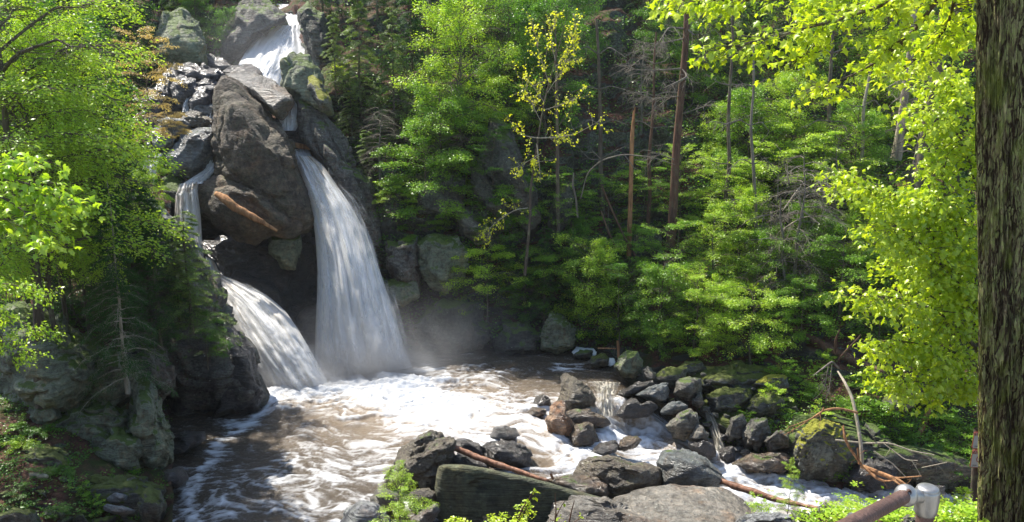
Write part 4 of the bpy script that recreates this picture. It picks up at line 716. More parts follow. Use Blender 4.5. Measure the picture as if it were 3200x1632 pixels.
def gen_tree(seed, H=8., rc=3., h0=.2, nl=26, nt=16, m=30, leaf=.1, width=.55, lw=.22, rise=.5, droop=.6, prof='round', r0=.12, lean=(0, 0), keep=-.15, twig=True, kind='kite', tilt=.45, bend=.3, bare=.0, tl=.42, vj=.028):
    rs = np.random.RandomState(seed)
    K = 12; t = np.linspace(0, 1, K)
    tr = np.stack([lean[0] * H * t ** 1.5 + bend * .12 * H * fbm(np.stack([t * 2, t * 0, t * 0 + seed], -1), 2, seed), lean[1] * H * t ** 1.5 + bend * .12 * H * fbm(np.stack([t * 2, t * 0 + 5, t * 0 + seed], -1), 2, seed), H * t], -1)
    tr[0, :2] = 0
    parts = [tubes(tr[None], (r0 * (1 - .85 * t) * (1 + .5 * np.exp(-t * 20)))[None], 8)]
    hh = np.sort(h0 + (1 - h0) * (np.arange(nl) + rs.uniform(0, 1, nl)) / nl) * .98
    base = np.stack([np.interp(hh, t, tr[:, k]) for k in range(3)], -1)
    az = np.arange(nl) * 2.399 + rs.uniform(-.5, .5, nl); s = (hh - h0) / (1 - h0)
    if prof == 'round': L = np.sqrt(np.clip(1 - (2 * s - .8) ** 2 / 1.6, .08, 1))
    elif prof == 'cone': L = 1.05 - .85 * s
    else: L = .6 + .4 * rs.uniform(0, 1, nl)
    L = rc * L * rs.uniform(.65, 1.12, nl)
    KK = 8; q = np.linspace(0, 1, KK)
    hd = np.stack([np.cos(az), np.sin(az)], -1)
    side = np.stack([-hd[:, 1], hd[:, 0]], -1) * rs.uniform(-.25, .25, (nl, 1))
    xy = base[:, None, :2] + hd[:, None] * (L[:, None] * q)[..., None] + side[:, None] * (L[:, None] * q ** 2)[..., None]
    up = rise * rs.uniform(.6, 1.3, nl) * (1 + .6 * s)
    z = base[:, None, 2] + L[:, None] * (up[:, None] * q - (droop * rs.uniform(.7, 1.2, nl))[:, None] * q ** 2)
    lp = np.concatenate([xy, z[..., None]], -1)
    lp[:, 1:] += rs.normal(0, .015, (nl, KK - 1, 3)) * L[:, None, None]
    lr = (r0 * .34 * (L / rc))[:, None] * (1 - .82 * q)[None]
    parts.append(tubes(lp, lr, 5))
    # twigs
    n2 = nl * nt; li = np.repeat(np.arange(nl), nt); sp_ = np.tile((np.arange(nt) + .5) / nt, nl) * .82 + .18; sp_ = np.clip(sp_ + rs.uniform(-.03, .03, n2), .12, .995)
    fi = sp_ * (KK - 1); i0 = np.minimum(fi.astype(int), KK - 2); fr = (fi - i0)[:, None]
    b2 = lp[li, i0] * (1 - fr) + lp[li, i0 + 1] * fr; td = norm(lp[li, i0 + 1] - lp[li, i0])
    sg = np.where(np.arange(n2) % 2 == 0, 1, -1) * rs.uniform(.5, 1.15, n2)
    ca, sa = np.cos(sg), np.sin(sg)
    d2 = np.stack([td[:, 0] * ca - td[:, 1] * sa, td[:, 0] * sa + td[:, 1] * ca, td[:, 2] * .5 + rs.normal(0, .14, n2)], -1); d2 = norm(d2)
    l2 = L[li] * tl * (1.15 - .75 * sp_) * rs.uniform(.6, 1.2, n2)
    K3 = 5; q3 = np.linspace(0, 1, K3)
    tp = b2[:, None] + d2[:, None] * (l2[:, None] * q3)[..., None]; tp[..., 2] -= (l2[:, None] * .28 * droop * q3 ** 2)
    tp[:, 1:] += rs.normal(0, .03, (n2, K3 - 1, 3)) * l2[:, None, None]
    if twig: parts.append(tubes(tp, (r0 * .05 + .003) * (1 - .7 * q3)[None] * np.ones((n2, 1)), 3))
    nz = pn(b2 * (1.6 / rc) + seed, seed); ok = np.where(nz + rs.normal(0, .12, n2) > keep)[0]
    ok = ok[rs.uniform(0, 1, len(ok)) >= bare]
    n4 = len(ok) * m; ti = np.repeat(ok, m); s4 = rs.uniform(.05, 1.05, n4)
    pp = b2[ti] + d2[ti] * (l2[ti] * s4)[:, None]; pp[:, 2] -= l2[ti] * .28 * droop * s4 ** 2
    hs = norm(np.cross(d2[ti], np.array([0, 0, 1.]))); lo = rs.uniform(-1, 1, n4) * lw * (1.1 - .5 * s4)
    pp += hs * lo[:, None] + rs.normal(0, 1, (n4, 3)) * np.array([.045, .045, vj])
    pp[:, 2] -= np.abs(lo) * .25; pp[:, 2] += (vj > .05) * rs.normal(0, vj * .8, n2)[ti]
    dd = d2[ti] + hs * (np.sign(lo) * rs.uniform(.3, 1.3, n4))[:, None] + rs.normal(0, .25, (n4, 3)); dd[:, 2] -= .25
    nn = np.array([0, 0, 1.]) + rs.normal(0, tilt, (n4, 3))
    tint = np.clip(.5 + .28 * rs.normal(0, 1, n2)[ti] + .27 * rs.normal(0, 1, n4), 0, 1)
    lv = leaves(pp, dd, nn, leaf * rs.uniform(.6, 1.25, n4), width, kind, tint=tint)
    return join(parts), lv

def tree_meshes(seed, **kw):
    (V, F), (lV, lF, tint) = gen_tree(seed, **kw)
    return (V, F), (lV, lF, tint)
PROTO = {}
def proto(kind):
    if kind in PROTO: return PROTO[kind]
    base, k = kind.split(':'); k = int(k); spec = SPEC[base]
    (V, F), (lV, lF, tint) = gen_tree(100 + k * 13 + spec['s'], **spec['kw'])
    wm = mesh_from('trunk', V, F, None); cm = mesh_from('crown', lV, lF, None, smooth=False, attrs={'tint': ('FACE', tint)}) if len(lV) else None
    top = max(V[:, 2].max(), lV[:, 2].max() if len(lV) else 0)
    PROTO[kind] = (wm, cm, top); return PROTO[kind]
SPEC = {
 'broad': dict(s=1, kw=dict(H=8, rc=3.0, h0=.08, nl=46, nt=26, m=34, leaf=.115, lw=.26, rise=.75, droop=.65, r0=.10, tilt=.75, vj=.14, keep=-.08, tl=.5)),
 'layer': dict(s=2, kw=dict(H=7, rc=3.2, h0=.2, nl=24, nt=26, m=36, leaf=.115, lw=.30, rise=.5, droop=.55, r0=.08, tilt=.55, vj=.08, keep=-.15)),
 'hemlock': dict(s=3, kw=dict(H=11, rc=2.7, h0=.06, nl=62, nt=24, m=30, leaf=.11, width=.30, lw=.13, rise=.15, droop=.55, prof='cone', r0=.12, tilt=.35, keep=-.35, bend=.1)),
 'fine': dict(s=4, kw=dict(H=5.5, rc=2.2, h0=.1, nl=26, nt=18, m=40, leaf=.075, lw=.2, rise=.7, droop=.5, r0=.05)),
 'shrub': dict(s=5, kw=dict(H=1.7, rc=1.15, h0=.05, nl=16, nt=12, m=22, leaf=.10, lw=.16, rise=.9, droop=.6, r0=.025)),
 'dead': dict(s=6, kw=dict(H=9, rc=2.6, h0=.15, nl=38, nt=26, m=2, leaf=.05, lw=.1, rise=.3, droop=.7, prof='rand', r0=.13, keep=.2, tl=.6)),
 'sparse': dict(s=7, kw=dict(H=6, rc=2.3, h0=.1, nl=32, nt=22, m=22, leaf=.085, lw=.2, rise=.6, droop=.6, r0=.07, keep=-.3)),
 'fern': dict(s=8, kw=dict(H=.35, rc=.75, h0=.1, nl=13, nt=22, m=10, leaf=.09, width=.3, lw=.03, rise=.9, droop=.8, prof='rand', r0=.02, tl=.22, keep=-1)),
}
MATCOPY = {}
def with_mat(me, mt):
    key = (me.name, mt)
    if key not in MATCOPY:
        c = me.copy(); c.materials.clear(); c.materials.append(M[mt]); MATCOPY[key] = c
    return MATCOPY[key]
NAMES = {'broad': ('broadleaf_tree', 'tree'), 'layer': ('layered_tree', 'tree'), 'hemlock': ('hemlock_tree', 'tree'), 'fine': ('young_tree', 'tree'), 'shrub': ('leafy_shrub', 'shrub'), 'dead': ('bare_tree', 'tree'), 'sparse': ('sparse_tree', 'tree'), 'fern': ('fern', 'fern')}
def plant(kind, u, vb, vt, lm, label, wm='bark', rz=None, group=None, wide=1.0, Y=None, lean=(0, 0)):
    """stands at the ground under photo pixel (u, vb) and reaches up to row vt"""
    w_, c_, top = proto(kind); nm, cat = NAMES[kind.split(':')[0]]
    g = ground(u, vb) if Y is None else Vector(P(u, vb, Y).tolist())
    ztop = P(u, vt, g.y)[2]; sc = max(.05, float(ztop - g.z) / top)
    rz = rz if rz is not None else (u * 1.7 + vb) % 6.28
    r = empty(nm, (g.x, g.y, g.z - .05), rz, 1); r.scale = (sc * wide, sc * wide, sc); r.rotation_euler = (lean[0], lean[1], rz)
    tag(r, label, cat, group)
    obj('trunk' if cat == 'tree' else 'stems', with_mat(w_, wm), r)
    if c_ is not None and lm: obj('crown' if cat == 'tree' else 'leaves', with_mat(c_, lm), r)
    return r

# ------------------------------------------------------------ planting: the hillside across the pool
g1 = 'hemlocks closing off the top of the gorge'
for k, (u, vb, vt, kd, mt) in enumerate([(60, 330, -260, 'hemlock:0', 'needle'), (330, 330, -200, 'hemlock:1', 'needle'), (430, 250, -260, 'hemlock:2', 'needle'), (560, 60, -300, 'hemlock:0', 'needle'), (700, 10, -330, 'hemlock:1', 'needle'), (1010, 60, -260, 'hemlock:2', 'needle'),
        (1180, 60, -300, 'hemlock:0', 'needle'), (1370, 120, -330, 'hemlock:1', 'needle'), (1560, 100, -330, 'hemlock:2', 'needle'), (1730, 120, -300, 'hemlock:0', 'needle'), (2010, 60, -330, 'hemlock:1', 'needle'),
        (2260, 120, -300, 'hemlock:2', 'needle'), (2470, 100, -330, 'hemlock:0', 'needle'), (2700, 130, -300, 'hemlock:1', 'needle'), (2950, 150, -300, 'hemlock:2', 'needle'), (3150, 200, -300, 'hemlock:0', 'needle')]):
    plant(kd, u, vb, vt, mt, near_label('dark crest hemlock', u, 60, [(-20, 60, 'the top left corner'), (230, 60, 'the bright upper left foliage'), (450, 100, 'the copper leaved tree'), (570, 80, 'the tall rounded cliff'), (820, 40, 'the sloping grey rock'), (900, 40, 'the topmost stream'), (960, 150, 'the pillar rock'), (1130, 100, 'the grey green hemlock'), (1235, 100, 'the slender pale hemlock'), (1440, 60, 'the brightest leafy tree'), (1590, 60, 'the full green tree'), (1700, 60, 'the budding sapling'), (1800, 60, 'the shadowed hollow'), (2145, 60, 'the reddish trunk'), (2400, 60, 'the maple bough'), (2850, 60, 'the two leaning dead trunks'), (3126, 60, 'the big trunk'), (2620, 60, 'the hanging maple leaves')]), group=g1)
T = [
 # kind, u, base v, top v, leaf, label, wide
 ('hemlock:1', 1130, 400, -60, 'needlelight', 'grey green hemlock on the sunny slope right of the pillar rock', 1.0, 'bark'),
 ('hemlock:2', 1235, 470, 10, 'needlelight', 'slender pale hemlock left of the brightest leafy tree', .9, 'bark'),
 ('hemlock:0', 1290, 330, -120, 'needle', 'dark hemlock rising behind the slender pale hemlock', 1.0, 'bark'),
 ('broad:0', 1440, 500, -60, 'leafbright', 'bright sunlit leafy tree at the top centre left of the budding sapling', .95, 'bark'),
 ('broad:1', 1380, 640, 240, 'leaf', 'mid green tree hanging above the tall pointed cliff slab', 1.0, 'bark'),
 ('layer:0', 1330, 720, 400, 'leaf', 'small tree with flat tiers of leaves over the brown cliff block', 1.3, 'bark'),
 ('layer:1', 1480, 560, 300, 'leaf', 'tiered green tree left of the tall pointed slab', 1.2, 'bark'),
 ('broad:2', 1700, 420, -40, 'leafdeep', 'deep green tree behind the top of the budding sapling', 1.0, 'bark'),
 ('broad:0', 1590, 330, -90, 'leaf', 'full green tree touching the top of the photo, right of the brightest one', .9, 'bark'),
 ('broad:1', 1800, 260, -80, 'leafdeep', 'dark leafy tree at the top beside the shadowed hollow', .8, 'bark'),
 ('layer:2', 1240, 700, 560, 'leafbright', 'little yellow green sapling just right of the waterfall crest', 1.3, 'bark'),
 ('layer:0', 1290, 850, 690, 'leaf', 'sapling growing from the cliff joint beside the falls', 1.3, 'bark'),
 ('layer:1', 1380, 900, 730, 'leafbright', 'light sapling on top of the vertical whitish cliff block', 1.2, 'bark'),
 ('layer:2', 1520, 1010, 760, 'leafbright', 'spreading sapling above the dark rock bulge in the mist', 1.3, 'bark'),
 ('layer:0', 1640, 1010, 860, 'leafdeep', 'shaded sapling low on the cliff left of the pale lichen rock', 1.4, 'bark'),
 ('broad:2', 1560, 900, 640, 'leafdeep', 'dark bushy tree under the cracked slab', 1.0, 'bark'),
 ('hemlock:1', 1700, 1010, 700, 'needle', 'dull green hemlock behind the foot of the budding sapling', 1.1, 'bark'),
 ('broad:0', 1840, 1060, 720, 'leafbright', 'bushy bright green tree over the far right corner of the pool', 1.15, 'bark'),
 ('fine:2', 1930, 1090, 800, 'leafdeep', 'tiered tree overhanging the big round grey boulder', 1.3, 'bark'),
 ('layer:2', 1980, 920, 700, 'leaf', 'green sapling left of the signposted trunk', 1.2, 'bark'),
 ('broad:1', 2060, 1100, 800, 'leaf', 'green shrubby tree under the signposted trunk', 1.1, 'bark'),
 ('fine:0', 2170, 1130, 820, 'leafbright', 'fresh green sapling above the greenish block boulders', 1.2, 'bark'),
 ('broad:2', 2240, 1110, 850, 'leafbright', 'rounded leafy tree between the two fresh green saplings', 1.0, 'bark'),
 ('layer:1', 2340, 1160, 850, 'leafbright', 'light green sapling lit by the sun, its branches reaching down to the bank', 1.05, 'bark'),
 ('fine:0', 1900, 800, 520, 'leaf', 'feathery green tree under the long arching bare branch', 1.25, 'bark'),
 ('fine:1', 2010, 760, 480, 'leaf', 'fine leaved tree left of the drooping pale birch', 1.1, 'bark'),
 ('fine:2', 2120, 760, 440, 'leafbright', 'pale fine leaved drooping tree in front of the reddish trunk', .9, 'bark'),
 ('fine:0', 2230, 720, 470, 'leafbright', 'pale green fluffy tree right of the reddish trunk', 1.2, 'bark'),
 ('broad:1', 2330, 640, 250, 'leaf', 'large green tree right of the top of the reddish trunk', .95, 'bark'),
 ('broad:2', 2470, 560, 190, 'leafbright', 'sunlit rounded tree under the hanging maple leaves', 1.0, 'bark'),
 ('sparse:0', 2420, 800, 430, 'leafbright', 'thin leaved tree with many grey twigs in the middle right', 1.3, 'barkgrey'),
 ('sparse:1', 2600, 760, 380, 'leafbright', 'thin leaved tree left of the two dead leaning trunks', 1.2, 'barkgrey'),
 ('broad:0', 2660, 640, 300, 'leaf', 'broad green tree behind the two dead leaning trunks', 1.0, 'bark'),
 ('layer:2', 2620, 1000, 700, 'leaf', 'green tiered tree just left of the glowing maple', 1.2, 'bark'),
 ('broad:1', 2520, 900, 620, 'leaf', 'green tree behind the twisted dead hemlock', 1.1, 'bark'),
 ('broad:2', 2390, 960, 690, 'leaf', 'leafy tree above the sunlit light green sapling', 1.1, 'bark'),
 ('broad:0', 2780, 900, 560, 'leaf', 'green tree behind the glowing maple', 1.1, 'bark'),
 ('hemlock:0', 2950, 980, 420, 'needle', 'dark hemlock behind the glowing maple near the big trunk', 1.0, 'bark'),
 ('broad:1', 2880, 420, 20, 'leaf', 'green tree on the upper slope near the big trunk', 1.0, 'bark'),
 ('broad:0', 2180, 330, -40, 'leaf', 'green tree on the upper slope right behind the reddish trunk', .9, 'bark'),
 ('hemlock:2', 2300, 300, -80, 'needlelight', 'light hemlock on the upper slope behind the maple leaves', .9, 'bark'),
 ('broad:2', 2560, 300, -60, 'leaf', 'green tree on the upper slope behind the middle of the maple bough', 1.0, 'bark'),
 ('broad:1', 2760, 260, -90, 'leafbright', 'sunny tree on the upper slope behind the right part of the maple bough', 1.0, 'bark'),
 ('dead:0', 2480, 960, 480, None, 'twisted dead hemlock with pale bare limbs in the middle right', 1.1, 'barkgrey'),
 ('dead:1', 2400, 900, 640, None, 'grey twiggy dead tree low left of the twisted dead hemlock', 1.3, 'barkgrey'),
 ('dead:2', 2560, 860, 560, None, 'bare brownish tree right of the twisted dead hemlock', 1.2, 'barkgrey'),
 ('dead:1', 2850, 640, 150, None, 'dead hemlock with a tangle of bare twigs between the two leaning trunks', .9, 'barkgrey'),
 ('dead:2', 2000, 420, 120, None, 'bare twiggy hemlock in the shadowed hollow left of the reddish trunk', 1.1, 'barkgrey'),
 ('dead:0', 1190, 560, 330, None, 'dead twiggy bush under the slender pale hemlock', 1.3, 'barkgrey'),
 ('hemlock:1', 1150, 560, 400, 'needlelight', 'short drooping hemlock hanging over the spotted rock wall', 1.6, 'bark'),
 ('hemlock:2', 1100, 420, 280, 'needlelight', 'young hemlock on the mossy ledge by the pillar rock', 1.5, 'bark'),
 # gorge head, left of the falls
 ('broad:2', 620, 150, -40, 'leafdeep', 'dark leafy tree right of the tall rounded grey cliff', .9, 'bark'),
 ('broad:0', 720, 180, 10, 'leafdeep', 'dark green bush hanging left of the uppermost cascade', 1.0, 'bark'),
 ('layer:1', 560, 90, -40, 'leafbright', 'sunny little tree on top of the tall rounded grey cliff', 1.0, 'bark'),
 ('hemlock:0', 250, 480, -60, 'needle', 'dark hemlock behind the bright trees at the upper left', 1.0, 'bark'),
 ('hemlock:1', 420, 420, -20, 'needle', 'dark hemlock behind the copper leaved tree', .9, 'bark'),
 ('sparse:1', 475, 470, 78, 'leafcopper', 'copper leaved small tree left of the falls', .8, 'bark'),
 ('layer:1', 540, 450, 330, 'leafcopper', 'low copper branches leaning over the brown boulder', 1.1, 'bark'),
 ('hemlock:2', 380, 640, 330, 'needle', 'short dark hemlock in front of the copper leaved tree', 1.2, 'bark'),
 ('layer:2', 1600, 740, 500, 'leaf', 'tiered sapling in front of the tall pointed cliff slab', 1.2, 'bark'),
 ('fine:0', 1540, 640, 380, 'leafdeep', 'feathery dark sapling against the left side of the tall pointed slab', 1.3, 'bark'),
 ('sparse:1', 1780, 760, 520, 'leaf', 'thin leafy sapling between the cliff fin and the crooked grey stem', 1.2, 'bark'),
 ('broad:0', 2300, 880, 560, 'leafbright', 'sunny tree below the pale green fluffy tree', 1.2, 'bark'),
 ('layer:1', 2420, 600, 330, 'leafbright', 'sunny tiered tree below the hanging maple leaves', 1.3, 'bark'),
 ('broad:2', 2540, 680, 400, 'leafbright', 'sunny rounded tree above the tangle of pale branches', 1.1, 'bark'),
 ('broad:1', 2270, 560, 300, 'leafbright', 'sunny bushy tree touching the reddish trunk on its right', 1.1, 'bark'),
 ('fine:1', 2340, 760, 480, 'leafbright', 'soft light green tree between two sunny bushy trees', 1.3, 'bark'),
 ('broad:1', 2720, 480, 180, 'leafbright', 'sunny tree left of the leaning dead trunks, under the maple bough', 1.1, 'bark'),
 ('layer:0', 2500, 1080, 860, 'leaf', 'tiered sapling just above the fallen orange brown trunk', 1.2, 'bark'),
 ('broad:0', 2700, 820, 600, 'leafbright', 'light tree behind the left tip of the glowing maple', 1.1, 'bark'),
 ('layer:2', 2740, 1090, 900, 'leaf', 'tiered sapling under the left side of the glowing maple', 1.2, 'bark'),
 ('sparse:2', 2110, 1010, 680, 'leaf', 'thin leafy tree right beside the notice on the reddish trunk', 1.1, 'bark'),
 ('sparse:0', 2220, 960, 650, 'leafbright', 'leafy tree between the reddish trunk and the sunlit saplings', 1.1, 'bark'),
 ('layer:1', 1720, 940, 740, 'leaf', 'tiered sapling right of the foot of the budding sapling', 1.3, 'bark'),
 ('broad:0', 1790, 900, 660, 'leafdeep', 'dark bush between the cliff fin and the bushy bright tree', 1.1, 'bark'),
 ('layer:2', 1430, 820, 620, 'leaf', 'tiered sapling over the vertical whitish cliff block', 1.3, 'bark'),
 ('layer:0', 1560, 460, 180, 'leafbright', 'sunlit tiered tree right of the brightest leafy tree', 1.1, 'bark'),
 ('broad:1', 1480, 200, -160, 'leafbright', 'sunlit tree behind the top of the brightest leafy tree', 1.0, 'bark'),
 ('broad:2', 2060, 240, -20, 'leafdeep', 'dark tree left of the top of the reddish trunk', 1.0, 'bark'),
 ('hemlock:1', 1050, 300, 30, 'needlelight', 'light hemlock directly above the pillar rock', 1.0, 'bark'),
]
for kd, u, vb, vt, lm, lab, wd, wm in T:
    plant(kd, u, vb, vt, lm, lab, wm, wide=wd, Y=34 if lm == 'leafcopper' else None)

# left bank trees
LT = [
 ('hemlock:0', 400, 1225, 560, 'needle', 'hemlock with a thin pale stem standing in front of the left cliff', .85, 'barkpale', dict(Y=24.6)),
 ('hemlock:1', 365, 1070, 520, 'needle', 'darker hemlock just behind the thin pale stem', .9, 'bark', dict(Y=26.0)),
 ('hemlock:2', 500, 1080, 600, 'needle', 'hemlock leaning out beside the left cliff face', 1.05, 'bark', dict(Y=27.3)),
 ('hemlock:0', 560, 1000, 700, 'needlelight', 'yellowish young hemlock on the shoulder of the left cliff', 1.2, 'bark', dict(Y=28.3)),
 ('hemlock:1', 230, 1010, 560, 'needle', 'dark hemlock above the large left edge outcrop', 1.1, 'bark', {}),
 ('hemlock:2', 90, 960, 500, 'needle', 'dark hemlock at the left edge below the near maple bough', 1.1, 'bark', {}),
 ('broad:2', 430, 860, 480, 'leafdeep', 'deep green tree between the bright trees and the narrow left waterfall', .8, 'bark', {}),
 ('hemlock:0', 300, 920, 40, 'needle', 'tall dark hemlock added behind the bright upper left trees to shade the pool', 1.0, 'bark', dict(Y=29.3)),  # added so that its shadow falls on the lower left pool
 ('broad:0', 180, 900, -80, 'leafdeep', 'tall deep green tree added behind the near maple bough to shade the pool', .9, 'bark', dict(Y=30)),  # second added tree, also there to throw shade across the left of the pool
 ('hemlock:1', 420, 900, 330, 'needle', 'dark hemlock above the thin pale stem', .9, 'bark', dict(Y=28.5)),
 ('hemlock:1', 600, 1040, 650, 'needlelight', 'soft light hemlock hanging over the right shoulder of the left cliff', 1.35, 'bark', dict(Y=28.0)),
 ('hemlock:2', 470, 1000, 560, 'needle', 'dense hemlock between the thin pale stem and the left cliff', 1.2, 'bark', dict(Y=27.6)),
 ('layer:2', 650, 1150, 960, 'leafdeep', 'small green sapling growing on the front of the left cliff', 1.0, 'bark', dict(Y=28.4)),
 ('layer:1', 480, 700, 490, 'leafbright', 'light green sapling just left of the narrow left waterfall', .8, 'bark', dict(Y=32)),
 ('fine:1', 570, 960, 770, 'leaf', 'small sapling at the top edge of the left cliff', .9, 'bark', dict(Y=28.6)),
]
for kd, u, vb, vt, lm, lab, wd, wm, kw in LT:
    plant(kd, u, vb, vt, lm, lab, wm, wide=wd, **kw)
# tall sunlit trees at the upper left, rooted below the frame on the near left bank
def near_tree(kind, u, v_top, Y, zb, lm, label, wide=1.0, wm='bark', rz=0.0):
    w_, c_, top = proto(kind); nm, cat = NAMES[kind.split(':')[0]]
    p = P(u, v_top, Y); sc = (p[2] - zb) / top
    r = empty(nm, (p[0], p[1], zb), rz); r.scale = (sc * wide, sc * wide, sc); tag(r, label, cat)
    obj('trunk', with_mat(w_, wm), r); obj('crown', with_mat(c_, lm), r); return r
SPEC['tall'] = dict(s=11, kw=dict(H=15, rc=4.6, h0=.36, nl=52, nt=30, m=46, leaf=.115, lw=.36, rise=.65, droop=.65, r0=.2, keep=-.12, tilt=.7, vj=.16, tl=.48)); NAMES['tall'] = ('tall_broadleaf_tree', 'tree')
near_tree('tall:0', -60, -330, 24.0, 2.0, 'leafbright', 'tall yellow green tree filling the top left corner', 1.0, rz=.4)
near_tree('tall:1', 90, -40, 27.0, 2.6, 'leafbright', 'sunlit green tree forming the right edge of the upper left foliage', .58, rz=2.1)
near_tree('tall:2', 60, 60, 25.0, 2.2, 'leafbright', 'green tree in the middle of the upper left foliage', .75, rz=4.0)
near_tree('tall:0', 190, 200, 28.0, 2.8, 'leafbright', 'lower green tree beneath the sunlit edge of the upper left foliage', .48, rz=5.2)

# ------------------------------------------------------------ custom trunks and boughs drawn from their own 3-D paths
def crv(pts, n=24):
    """pts (u, v, Y[, radius]) -> smooth 3-D path + radii"""
    pts = [(p_[0], p_[1], ground(p_[0], p_[1]).y - p_[3] * 1.2, p_[3]) if p_[2] is None else p_ for p_ in pts]
    a = np.array(pts, float); t = np.r_[0, np.cumsum(np.linalg.norm(np.diff(P(a[:, 0], a[:, 1], a[:, 2]), axis=0), axis=1))]; t /= t[-1]; q = np.linspace(0, 1, n)
    p = P(a[:, 0], a[:, 1], a[:, 2]); o = np.stack([np.interp(q, t, p[:, k]) for k in range(3)], -1); r = np.interp(q, t, a[:, 3])
    for _ in range(2): o[1:-1] = (o[:-2] + 2 * o[1:-1] + o[2:]) / 4
    return o, r
def twigs_on(path, n, L, rs, spread=1.0, r=.006, lo=.15, droop=.3, K=6):
    s = rs.uniform(lo, 1, n); i = np.minimum((s * (len(path) - 1)).astype(int), len(path) - 2)
    b = path[i]; td = norm(path[i + 1] - path[i]); d = norm(td * .7 + rs.normal(0, .55, (n, 3)) * spread); l = L * rs.uniform(.4, 1.1, n)
    q = np.linspace(0, 1, K); tp = b[:, None] + d[:, None] * (l[:, None] * q)[..., None]; tp[..., 2] -= (l[:, None] * droop * q ** 2)
    tp[:, 1:] += np.cumsum(rs.normal(0, .04, (n, K - 1, 3)), 1) * l[:, None, None]
    return tp, r * (1 - .75 * q)[None] * np.ones((n, 1))
def limb_tree(name, label, cat, trunk, limbs, wm, lm=None, tw=0, tL=.6, leafn=0, leaf=.06, seed=0, sub=0, kind='kite', droop=.3, tr=.006, sides=10, leafspread=.05, trunk_name='trunk', sublen=.4, group=None, flat=0.0, width=.6, rough=.0, wm2=None):
    rs = np.random.RandomState(seed); parts = []; ends = []
    if trunk is not None:
        p, r = crv(trunk, 60 if rough else 30); V, F = tubes(p[None], r[None], 28 if rough else sides)
        if rough: 
            c = np.repeat(p, 28, 0); nn = norm(V - c); V = V + nn * (rough * fbm(V * np.array([7, 7, 1.2]), 4, seed, True))[:, None]
        parts.append((V, F))
    allp = []; nb = len(parts); starts = []
    for lb in limbs:
        starts.append(len(parts))
        p, r = crv(lb, 16); V, F = tubes(p[None], r[None], 6); parts.append((V, F)); allp.append(p)
        if tw:
            length = np.linalg.norm(np.diff(p, axis=0), axis=1).sum(); n = max(3, int(tw * length))
            tp, tr_ = twigs_on(p, n, tL, rs, r=tr, droop=droop)
            if flat: tp[..., 2] = tp[:, :1, 2] + (tp[..., 2] - tp[:, :1, 2]) * (1 - flat)
            parts.append(tubes(tp, tr_, 4)); ends.append(tp)
            if sub:
                for k in range(sub):
                    j = rs.randint(0, len(tp), len(tp)); i = rs.randint(1, tp.shape[1] - 1, len(tp)); b = tp[j, i]; d = norm(norm(tp[j, i + 1] - tp[j, i]) + rs.normal(0, .6, (len(j), 3)))
                    if flat: d[:, 2] *= (1 - flat)
                    q = np.linspace(0, 1, 4); l = tL * sublen * rs.uniform(.5, 1.2, len(j)); t2 = b[:, None] + d[:, None] * (l[:, None] * q)[..., None]; t2[..., 2] -= l[:, None] * droop * q ** 2
                    parts.append(tubes(t2, tr * .5 * (1 - .6 * q)[None] * np.ones((len(j), 1)), 3)); ends.append(np.concatenate([t2, t2[:, -1:], t2[:, -1:]], 1)[:, :6])
    split = wm2 and nb and len(parts) > nb
    V, F = join(parts[:nb] if split else parts)
    base = crv(trunk, 5)[0][0] if trunk is not None else V[np.argmin(V[:, 2])]
    root = empty(name, base.tolist()); tag(root, label, cat, group)
    if split:
        for a_, b_ in zip(starts, starts[1:] + [len(parts)]):
            V2, F2 = join(parts[a_:b_]); obj('limb', mesh_from('limb', V2 - base, F2, M[wm2]), root)
    obj(trunk_name, mesh_from(trunk_name, V - base, F, M[wm]), root)
    if lm and leafn and ends:
        E = np.concatenate(ends); n = len(E) * leafn; j = np.repeat(np.arange(len(E)), leafn); s = rs.uniform(.2, 1, n) * (E.shape[1] - 1.001); i = s.astype(int); f = (s - i)[:, None]
        pp = E[j, i] * (1 - f) + E[j, i + 1] * f; d = norm(E[j, -1] - E[j, 0] + 1e-5)
        pp = pp + rs.normal(0, leafspread, (n, 3)); dd = d * .6 + rs.normal(0, .55, (n, 3)); dd[:, 2] -= .45
        nn = np.array([0, 0, 1.]) + rs.normal(0, .5, (n, 3))
        tint = np.clip(.5 + .25 * rs.normal(size=len(E))[j] + .18 * rs.normal(size=n), 0, 1)
        lV, lF, tn = leaves(pp, dd, nn, leaf * rs.uniform(.6, 1.2, n), width, kind, tint=tint)
        obj('crown', mesh_from('crown', lV - base, lF, M[lm], smooth=False, attrs={'tint': ('FACE', tn)}), root)
    return root
